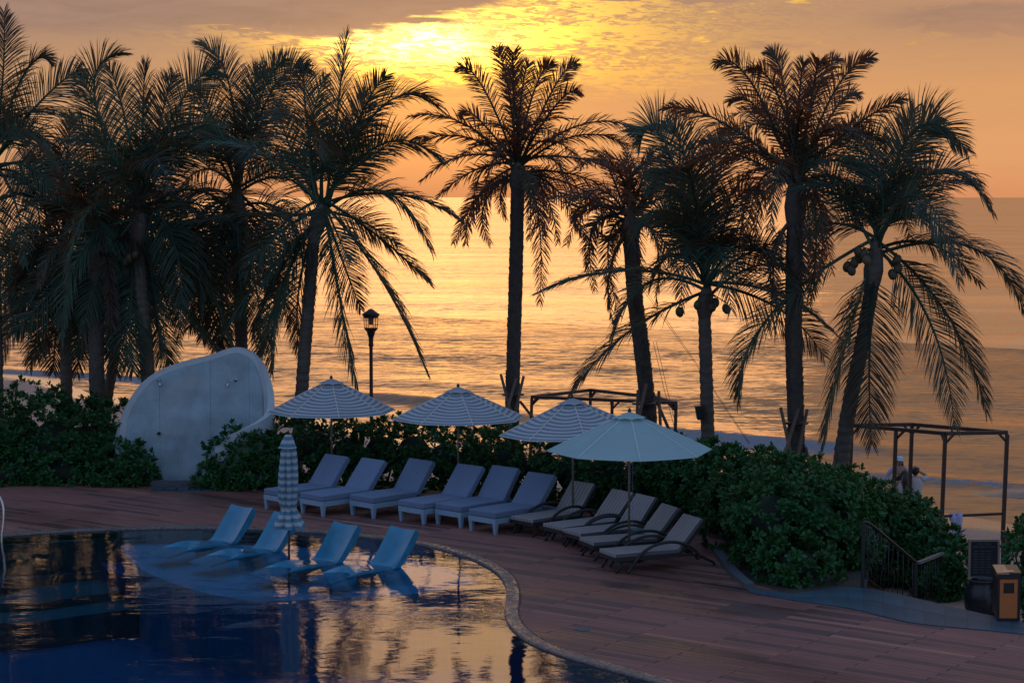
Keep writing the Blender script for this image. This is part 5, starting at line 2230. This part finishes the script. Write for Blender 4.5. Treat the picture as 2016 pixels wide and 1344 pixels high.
r2 = thing('stair_railing', 'short lower stair railing with a pale grey sloping handrail', 'railing', tuple(pB))
pB2 = pB + np.array((.06, .05, -.02))
MB().bar(pB2, pC, .07, .045).build('handrail', M['rail_wood'], r2, False, pB)
MB().bar(pC - UP * 1.3, pC, .045, .045).build('post', M['rail_wood'], r2, False, pB)
MB().bar(pB2 - UP * .85, pC - UP * .85, .03, .02).build('bottom_rail', M['iron'], r2, False, pB)
for k in range(1, 9):
    p = pB2 + (pC - pB2) * k / 9
    MB().tube([p, p - UP * .86], .008, 5).build('baluster', M['iron'], r2, True, pB)
st = thing('stairs', 'grey stone stairs going down to the beach behind the railing', 'stairs', tuple(pA))
sd = pB - pA
sd[2] = 0
sd /= np.linalg.norm(sd)
sn = np.array((-sd[1], sd[0], 0))
for k in range(6):
    c_ = pA + sd * (.28 + .30 * k) + sn * .75
    MB().box((c_[0], c_[1], -.16 * (k + 1) - .30), (.32, 1.4, .62), math.atan2(sd[1], sd[0])).build('tread', M['stone'], st, False, pA)

# ------------------------------------------------------------------ bin, jar, sign, post, ladder rail
fl, frr = G(1962, 1224), G(2008, 1224)
bl_ = G(1953, 1204)
ax = (frr - fl)
wx_ = np.linalg.norm(ax)
ax /= wx_
ay = G(1953.5, 1206) - fl
hB = .715
bn = thing('litter_bin', 'black-framed litter bin with orange panels on the landing', 'bin', tuple(fl))


def bp(u, v, z_):
    return ax * u * wx_ + ay * v + UP * z_


def bhex(u0, u1, v0, v1, z0, z1):
    return MB().hexa([bp(u0, v0, z0), bp(u1, v0, z0), bp(u1, v1, z0), bp(u0, v1, z0), bp(u0, v0, z1), bp(u1, v0, z1), bp(u1, v1, z1), bp(u0, v1, z1)])


core = bhex(.03, .97, .03, .97, .03, hB - .03).build('liner', M['bin_black'], bn)
for u0, u1 in ((0, .11), (.89, 1)):
    for v0, v1 in ((0, .06), (.94, 1)):
        bhex(u0, u1, v0, v1, 0, hB).build('frame_post', M['bin_black'], bn)
bhex(.112, .888, 0, .06, 0, .055).build('frame_rail', M['bin_black'], bn)
bhex(.112, .888, 0, .06, hB - .07, hB).build('frame_rail', M['bin_black'], bn)
for (u0, u1, z0, z1) in ((.115, .885, .058, .43), (.115, .27, .432, .585), (.73, .885, .432, .585), (.115, .885, .587, .642)):
    bhex(u0, u1, .012, .028, z0, z1).build('front_panel', M['bin_orange'], bn)
bhex(.0, .028, .07, .93, .05, hB - .06).build('side_panel', M['bin_black'], bn)
bhex(-.02, .50, -.01, 1.01, hB + .002, hB + .028).build('lid', M['bin_top_lit'], bn)  # left half painted as if catching the warm light
bhex(.505, 1.02, -.01, 1.01, hB + .002, hB + .028).build('lid', M['bin_black'], bn)
bhex(.28, .72, .10, .22, hB + .0285, hB + .036).build('ash_tray', M['chrome'], bn)

pj = A(1935, 1140, 31.7)
jr = thing('jar', 'dark glazed garden jar behind the litter bin', 'jar', (pj[0], pj[1], pj[2] - .72))
MB().lathe([(0, 0), (.17, 0), (.21, .05), (.285, .25), (.30, .42), (.27, .58), (.225, .66), (.235, .70), (.25, .72), (.235, .73), (.205, .70), (.21, .64), (.24, .5), (0, .45)], (0, 0, 0), 28).build('body', M['jar'], jr, True)
MB().lathe([(0, .60), (.215, .60), (.215, .62), (0, .63)], (0, 0, 0), 24).build('soil', M['soil'], jr)
MB().box((0, 0, -.06), (.7, .7, .12)).build('plinth', M['kerb'], jr)

YSg = 33.2
s0, s1 = A(1909, 1063, YSg), A(1966, 1067, YSg)
sg = thing('notice_board', 'dark notice board with pale frame and lettering near the dark jar', 'sign', (s0[0], YSg, s0[2] - 1.35))
so2 = np.array((s0[0], YSg, s0[2] - 1.35))
W_ = s1[0] - s0[0]
MB().box((s0[0] + W_ / 2, YSg, s0[2] - .40), (W_ - .04, .03, .76)).build('board', M['sign'], sg, False, so2)
MB().box((s0[0] + W_ / 2, YSg, s0[2] - .0), (W_ + .02, .05, .035)).build('top_frame', M['sign_edge'], sg, False, so2)
MB().box((s0[0] + W_, YSg, s0[2] - .70), (.035, .05, 1.36)).build('side_post', M['sign_edge'], sg, False, so2)
MB().box((s0[0], YSg, s0[2] - .70), (.035, .05, 1.36)).build('side_post', M['sign_edge'], sg, False, so2)
for txt, dz_, sz in (('POOL RULES', -.075, .042), ('AND REGULATIONS', -.125, .042)):
    cu = bpy.data.curves.new('lettering', 'FONT')
    cu.body = txt
    cu.size = sz
    cu.align_x = 'CENTER'
    cu.extrude = .0015
    cu.materials.append(M['letter'])
    tmp = bpy.data.objects.new('tmp', cu)
    col.objects.link(tmp)
    me_ = bpy.data.meshes.new_from_object(tmp)
    bpy.data.objects.remove(tmp)
    lo_o = link(bpy.data.objects.new('lettering', me_), sg)
    lo_o.location = (W_ / 2, -.0175, 1.35 + dz_)
    lo_o.rotation_euler = (math.pi / 2, 0, 0)
ln_ = MB()
for k in range(9):
    for q in range(3):
        ln_.box((s0[0] + .07 + q * .11 + .04, YSg - .0165, s0[2] - .19 - k * .045), (.085 if (k + q) % 3 else .06, .002, .008))
ln_.build('text_lines', M['letter'], sg, False, so2)

pp = A(1979, 1048, 34.0)
bo_ = thing('bollard', 'short dark post beside the right shrub', 'post', (pp[0], 34.0, pp[2] - 1.2))
MB().box((0, 0, .6), (.11, .11, 1.2)).build('shaft', M['dark_wood'], bo_)
MB().box((0, 0, 1.215), (.13, .13, .03)).build('cap', M['dark_metal'], bo_)

# pool ladder rail at the left edge
lp0 = G(4, 1062)
Yr = lp0[1]
ld = thing('ladder_rail', 'bright steel ladder rail at the left edge of the pool', 'handrail', tuple(lp0))
for dx_ in (0, -.55):
    P_ = catmull([(dx_ - .42, .6, 0), (dx_ - .42, .55, .45), (dx_ - .30, .35, .74), (dx_ - .08, .12, .80), (dx_ + .035, .0, .60), (dx_ + .04, -.04, .30), (dx_ + .01, -.06, .02), (dx_ + .02, -.08, -.4), (dx_ + .02, -.1, -1.0)], 5)
    MB().tube(P_, .021, 10).build('rail', M['steel'], ld, True)
for k in range(3):
    MB().box((-.255, -.09, -.25 - .25 * k), (.5, .09, .025)).build('rung', M['steel'], ld)

# drain lid and slot in the deck
dp = G(1147, 1238)
dl = thing('drain_cover', 'small round drain cover set in the deck near the pool bend', 'drain', (dp[0], dp[1], .0))
MB().lathe([(.085, .0), (.12, .002), (.12, .006), (.09, .006)], (0, 0, 0), 24).build('ring', M['kerb'], dl)
MB().lathe([(.0, .003), (.088, .003), (.088, .004), (0, .004)], (0, 0, 0), 24).build('lid', M['bin_black'], dl)
a_, b_ = G(1366, 1143, .006), G(1470, 1160, .006)
sl = MB().bar(a_, b_, .07, .008).build('slot_drain', M['bin_black'])
tag(sl, 'dark slot drain in the deck beside the large shrub', 'drain')


# ------------------------------------------------------------------ people on the beach
def skinned(name, joints, bones, m, parent, sub=2):
    """joints: name -> (x, y, z, r)"""
    names = list(joints)
    me_ = bpy.data.meshes.new(name)
    me_.from_pydata([joints[n][:3] for n in names], [(names.index(a), names.index(b)) for a, b in bones], [])
    o = link(bpy.data.objects.new(name, me_), parent)
    md = o.modifiers.new('skin', 'SKIN')
    for i, n in enumerate(names):
        sv = me_.skin_vertices[0].data[i]
        rr = joints[n][3]
        sv.radius = (rr, rr) if np.isscalar(rr) else rr
        sv.use_root = (i == 0)
    md.use_smooth_shade = True
    o.modifiers.new('sub', 'SUBSURF').levels = sub
    o.modifiers['sub'].render_levels = sub
    me_.materials.append(m)
    return o


def head(parent, c, face=-1, rr=.095):
    mb = MB().ball((c[0], c[1], c[2]), (rr * .82, rr * .95, rr * 1.2), 14, 10)
    mb.ball((c[0], c[1] + face * rr * .95, c[2] - .012), (.014, .02, .022), 6, 5)
    for sx_ in (-1, 1):
        mb.ball((c[0] + sx_ * rr * .82, c[1], c[2] - .005), (.012, .022, .032), 6, 5)
    o = mb.build('head', M['skin'], parent, True)
    e = MB()
    for sx_ in (-1, 1):
        e.ball((c[0] + sx_ * .03, c[1] + face * rr * .86, c[2] + .008), (.013, .008, .008), 6, 4)
    e.ball((c[0], c[1] + face * rr * .82, c[2] - .052), (.025, .010, .006), 6, 4)
    e.build('face', M['hair'], o, True)
    return o


def hand(parent, p, d_, m=None):
    """palm with four fingers and a thumb, pointing along d_"""
    d_ = np.array(d_, float)
    d_ /= np.linalg.norm(d_)
    s_ = np.cross(d_, np.array((0, 1.0, .01)))
    s_ /= np.linalg.norm(s_)
    mb = MB()
    p = np.array(p, float)
    mb.tube([p - d_ * .02, p + d_ * .03, p + d_ * .075], [.022, .034, .034], 8)
    for k, (o_, ln) in enumerate(((-.027, .058), (-.009, .07), (.009, .066), (.027, .052))):
        b_ = p + d_ * .07 + s_ * o_
        bend = np.cross(s_, d_) * .016
        mb.tube([b_, b_ + d_ * ln * .5, b_ + d_ * ln + bend], [.009, .0085, .006], 6)
    b_ = p + d_ * .02 + s_ * .03
    mb.tube([b_, b_ + d_ * .03 + s_ * .025, b_ + d_ * .055 + s_ * .03], [.011, .010, .007], 6)
    return mb.build('hand', M['skin'], parent, True)


def garment(name, secs, sleeves, m, parent):
    """torso loft of elliptical sections (x, y, z, rx, ry) plus sleeves (points, radii), one mesh"""
    mb = MB()
    n = 16
    V, Fc = [], []
    for (x, y, z_, rx, ry) in secs:
        for k in range(n):
            a = 2 * math.pi * k / n
            w = 1 + .035 * math.sin(a * 5 + z_ * 21)
            V.append((x + rx * w * math.cos(a), y + ry * w * math.sin(a), z_))
    for i in range(len(secs) - 1):
        for k in range(n):
            k2 = (k + 1) % n
            Fc.append((i * n + k, i * n + k2, (i + 1) * n + k2, (i + 1) * n + k))
    mb.add(V, Fc)
    for pts, rad in sleeves:
        mb.tube(catmull(pts, 3), np.interp(np.linspace(0, 1, 3 * (len(pts) - 1) + 1), np.linspace(0, 1, len(rad)), rad), 10)
    return mb.build(name, m, parent, True)


def person(label, px, py_top, Y, height, pose):
    p = A(px, py_top, Y)
    gz_ = float(ground_z(np.array(p[0]), np.array(Y)))
    t = thing('person', label, 'person', (p[0], Y, gz_), 0, 'visitors on the beach')
    h = p[2] - gz_
    k = h / height
    t.scale = (k, k, k)
    pose(t)
    return t


def legs(J, B, hip=.09, knee=0.0, stance=.1):
    for s_, nme in ((-1, 'l'), (1, 'r')):
        J['hip' + nme] = (s_ * hip, 0, .86, .085)
        J['knee' + nme] = (s_ * (hip + .01), -knee, .47, .058)
        J['ank' + nme] = (s_ * stance, knee * .3, .09, .036)
        J['toe' + nme] = (s_ * (stance + .02), -.14, .03, .032)
        B += [('pel', 'hip' + nme), ('hip' + nme, 'knee' + nme), ('knee' + nme, 'ank' + nme), ('ank' + nme, 'toe' + nme)]


def pose_woman(t):
    J = {'pel': (0, 0, .93, (.13, .10)), 'wai': (0, .01, 1.07, (.105, .08)), 'che': (0, 0, 1.25, (.13, .095)), 'nec': (0, .01, 1.38, .05), 'neck2': (0, 0, 1.45, .045)}
    B = [('pel', 'wai'), ('wai', 'che'), ('che', 'nec'), ('nec', 'neck2')]
    legs(J, B)
    for s_, nme in ((-1, 'l'), (1, 'r')):
        J['sh' + nme] = (s_ * .16, .01, 1.33, .052)
        J['el' + nme] = (s_ * .31, .05, 1.12, .038)
        J['wr' + nme] = (s_ * .19, -.02, .97, .027)
        B += [('nec', 'sh' + nme), ('sh' + nme, 'el' + nme), ('el' + nme, 'wr' + nme)]
    body = skinned('body', J, B, M['skin'], t)
    # open shirt with sleeves, dark swimsuit
    garment('shirt', [(0, .03, .80, .19, .11), (0, .035, .95, .165, .10), (0, .035, 1.08, .14, .085), (0, .03, 1.24, .155, .09), (0, .025, 1.34, .17, .07), (0, .02, 1.385, .12, .055), (0, .02, 1.41, .065, .045)],
            [([(s_ * .13, .02, 1.345), (s_ * .20, .025, 1.30), (s_ * .305, .05, 1.12), (s_ * .215, -.01, 1.0)], [.05, .058, .052, .042]) for s_ in (-1, 1)], M['shawl'], t)
    skinned('swimsuit', {'a': (0, -.035, .90, (.125, .085)), 'b': (0, -.035, 1.06, (.10, .08)), 'c': (0, -.05, 1.24, (.105, .075))}, [('a', 'b'), ('b', 'c')], M['black_cloth'], t)
    for s_ in (-1, 1):
        hand(t, (s_ * .185, -.03, .965), (-s_ * .6, -.1, -.5))
    head(t, (0, -.01, 1.54))
    hb_ = MB().ball((0, .025, 1.555), (.092, .098, .115), 12, 9)
    hb_.tube([(-.07, .03, 1.53), (-.085, .02, 1.40), (-.08, -.02, 1.28)], [.03, .03, .015], 7)
    hb_.tube([(.07, .03, 1.53), (.085, .02, 1.40), (.08, -.02, 1.28)], [.03, .03, .015], 7)
    hb_.build('hair', M['hair'], t, True)
    cp = MB().lathe([(.0, .09), (.05, .08), (.088, .045), (.097, .0)], (0, 0, 1.575), 16)
    cp.add([(-.075, -.06, 1.585), (.075, -.06, 1.585), (.06, -.18, 1.565), (-.06, -.18, 1.565), (-.075, -.06, 1.578), (.075, -.06, 1.578), (.06, -.18, 1.558), (-.06, -.18, 1.558)],
           [(0, 3, 2, 1), (4, 5, 6, 7), (0, 1, 5, 4), (1, 2, 6, 5), (2, 3, 7, 6), (3, 0, 4, 7)])
    cp.build('cap', M['cap'], t, True)
    g_ = MB().box((0, -.09, 1.552), (.13, .03, .032))
    g_.build('sunglasses', M['black_cloth'], t)


def pose_bend(t):
    # seen from behind, leaning, arms up to the face
    J = {'pel': (0, 0, .90, (.13, .10)), 'wai': (0, .03, 1.04, (.11, .085)), 'che': (.01, .06, 1.22, (.13, .095)), 'nec': (.02, .08, 1.34, .05), 'neck2': (.02, .10, 1.40, .045)}
    B = [('pel', 'wai'), ('wai', 'che'), ('che', 'nec'), ('nec', 'neck2')]
    legs(J, B)
    for s_, nme in ((-1, 'l'), (1, 'r')):
        J['sh' + nme] = (s_ * .155 + .01, .07, 1.29, .05)
        J['el' + nme] = (s_ * .27, .20, 1.36, .036)
        J['wr' + nme] = (s_ * .07, .30, 1.47, .026)
        B += [('nec', 'sh' + nme), ('sh' + nme, 'el' + nme), ('el' + nme, 'wr' + nme)]
    skinned('body', J, B, M['skin'], t)
    garment('dress', [(0, 0, .50, .22, .17), (0, 0, .70, .19, .14), (0, .0, .88, .165, .12), (0, .03, 1.05, .135, .10), (.01, .055, 1.22, .155, .11), (.015, .075, 1.31, .15, .075), (.02, .08, 1.36, .06, .05)], [], M['shirt'], t)
    for s_ in (-1, 1):
        hand(t, (s_ * .065, .31, 1.47), (-s_ * .3, .1, .6))
    head(t, (.02, .12, 1.49), 1)
    hb_ = MB().ball((.02, .09, 1.50), (.105, .105, .125), 12, 9)
    hb_.tube([(.03, .03, 1.52), (.05, -.02, 1.38), (.07, -.04, 1.20), (.08, -.03, 1.02), (.08, -.02, .96)], [.085, .11, .115, .09, .03], 10)
    hb_.build('hair', M['hair'], t, True)


def pose_man(t):
    J = {'pel': (0, 0, .93, (.14, .11)), 'wai': (0, .01, 1.08, (.135, .10)), 'che': (0, .02, 1.30, (.165, .11)), 'nec': (0, .02, 1.44, .06), 'neck2': (0, .03, 1.50, .055)}
    B = [('pel', 'wai'), ('wai', 'che'), ('che', 'nec'), ('nec', 'neck2')]
    legs(J, B, .1)
    for s_, nme in ((-1, 'l'), (1, 'r')):
        J['sh' + nme] = (s_ * .19, .02, 1.40, .06)
        J['el' + nme] = (s_ * .34 if s_ > 0 else -.26, .12, 1.47 if s_ > 0 else 1.38, .044)
        J['wr' + nme] = (s_ * .10, .26, 1.60, .03)
        B += [('nec', 'sh' + nme), ('sh' + nme, 'el' + nme), ('el' + nme, 'wr' + nme)]
    skinned('body', J, B, M['skin'], t)
    garment('shirt', [(0, 0, .78, .185, .125), (0, .005, .95, .17, .12), (0, .01, 1.10, .165, .115), (0, .02, 1.28, .19, .12), (0, .02, 1.38, .205, .10), (0, .02, 1.44, .15, .08), (0, .02, 1.475, .075, .06)],
            [([(.15, .02, 1.40), (.22, .03, 1.42), (.315, .10, 1.455)], [.07, .075, .062]), ([(-.15, .02, 1.39), (-.21, .03, 1.39), (-.255, .10, 1.38)], [.07, .075, .062])], M['shirt'], t)
    skinned('shorts', {'a': (0, 0, .90, (.15, .12)), 'b': (-.10, 0, .70, .10), 'c': (-.105, 0, .52, .09), 'd': (.10, 0, .70, .10), 'e': (.105, 0, .52, .09)}, [('a', 'b'), ('b', 'c'), ('a', 'd'), ('d', 'e')], M['black_cloth'], t)
    for s_ in (-1, 1):
        hand(t, (s_ * .095, .27, 1.60), (-s_ * .3, .1, .5))
    head(t, (0, .06, 1.60), 1)
    hb_ = MB().ball((0, .045, 1.625), (.098, .105, .115), 12, 9)
    for k in range(14):
        a = k * 2.4
        hb_.ball((.07 * math.cos(a), .04 + .07 * math.sin(a), 1.66 + .03 * math.sin(k)), .035, 6, 5)
    hb_.build('hair', M['hair'], t, True)
    bevel(MB().box((0, .34, 1.63), (.16, .02, .08)).build('phone', M['black_cloth'], t), .006)


person('person in pale cap and open lilac shirt facing the terrace, hands on hips', 1771, 897, 52.0, 1.66, pose_woman)
person('person with long dark hair seen from behind, elbow raised', 1780, 925, 49.6, 1.63, pose_bend)
person('person in pale shirt seen from behind, both hands raised to the face', 1803, 919, 49.8, 1.73, pose_man)
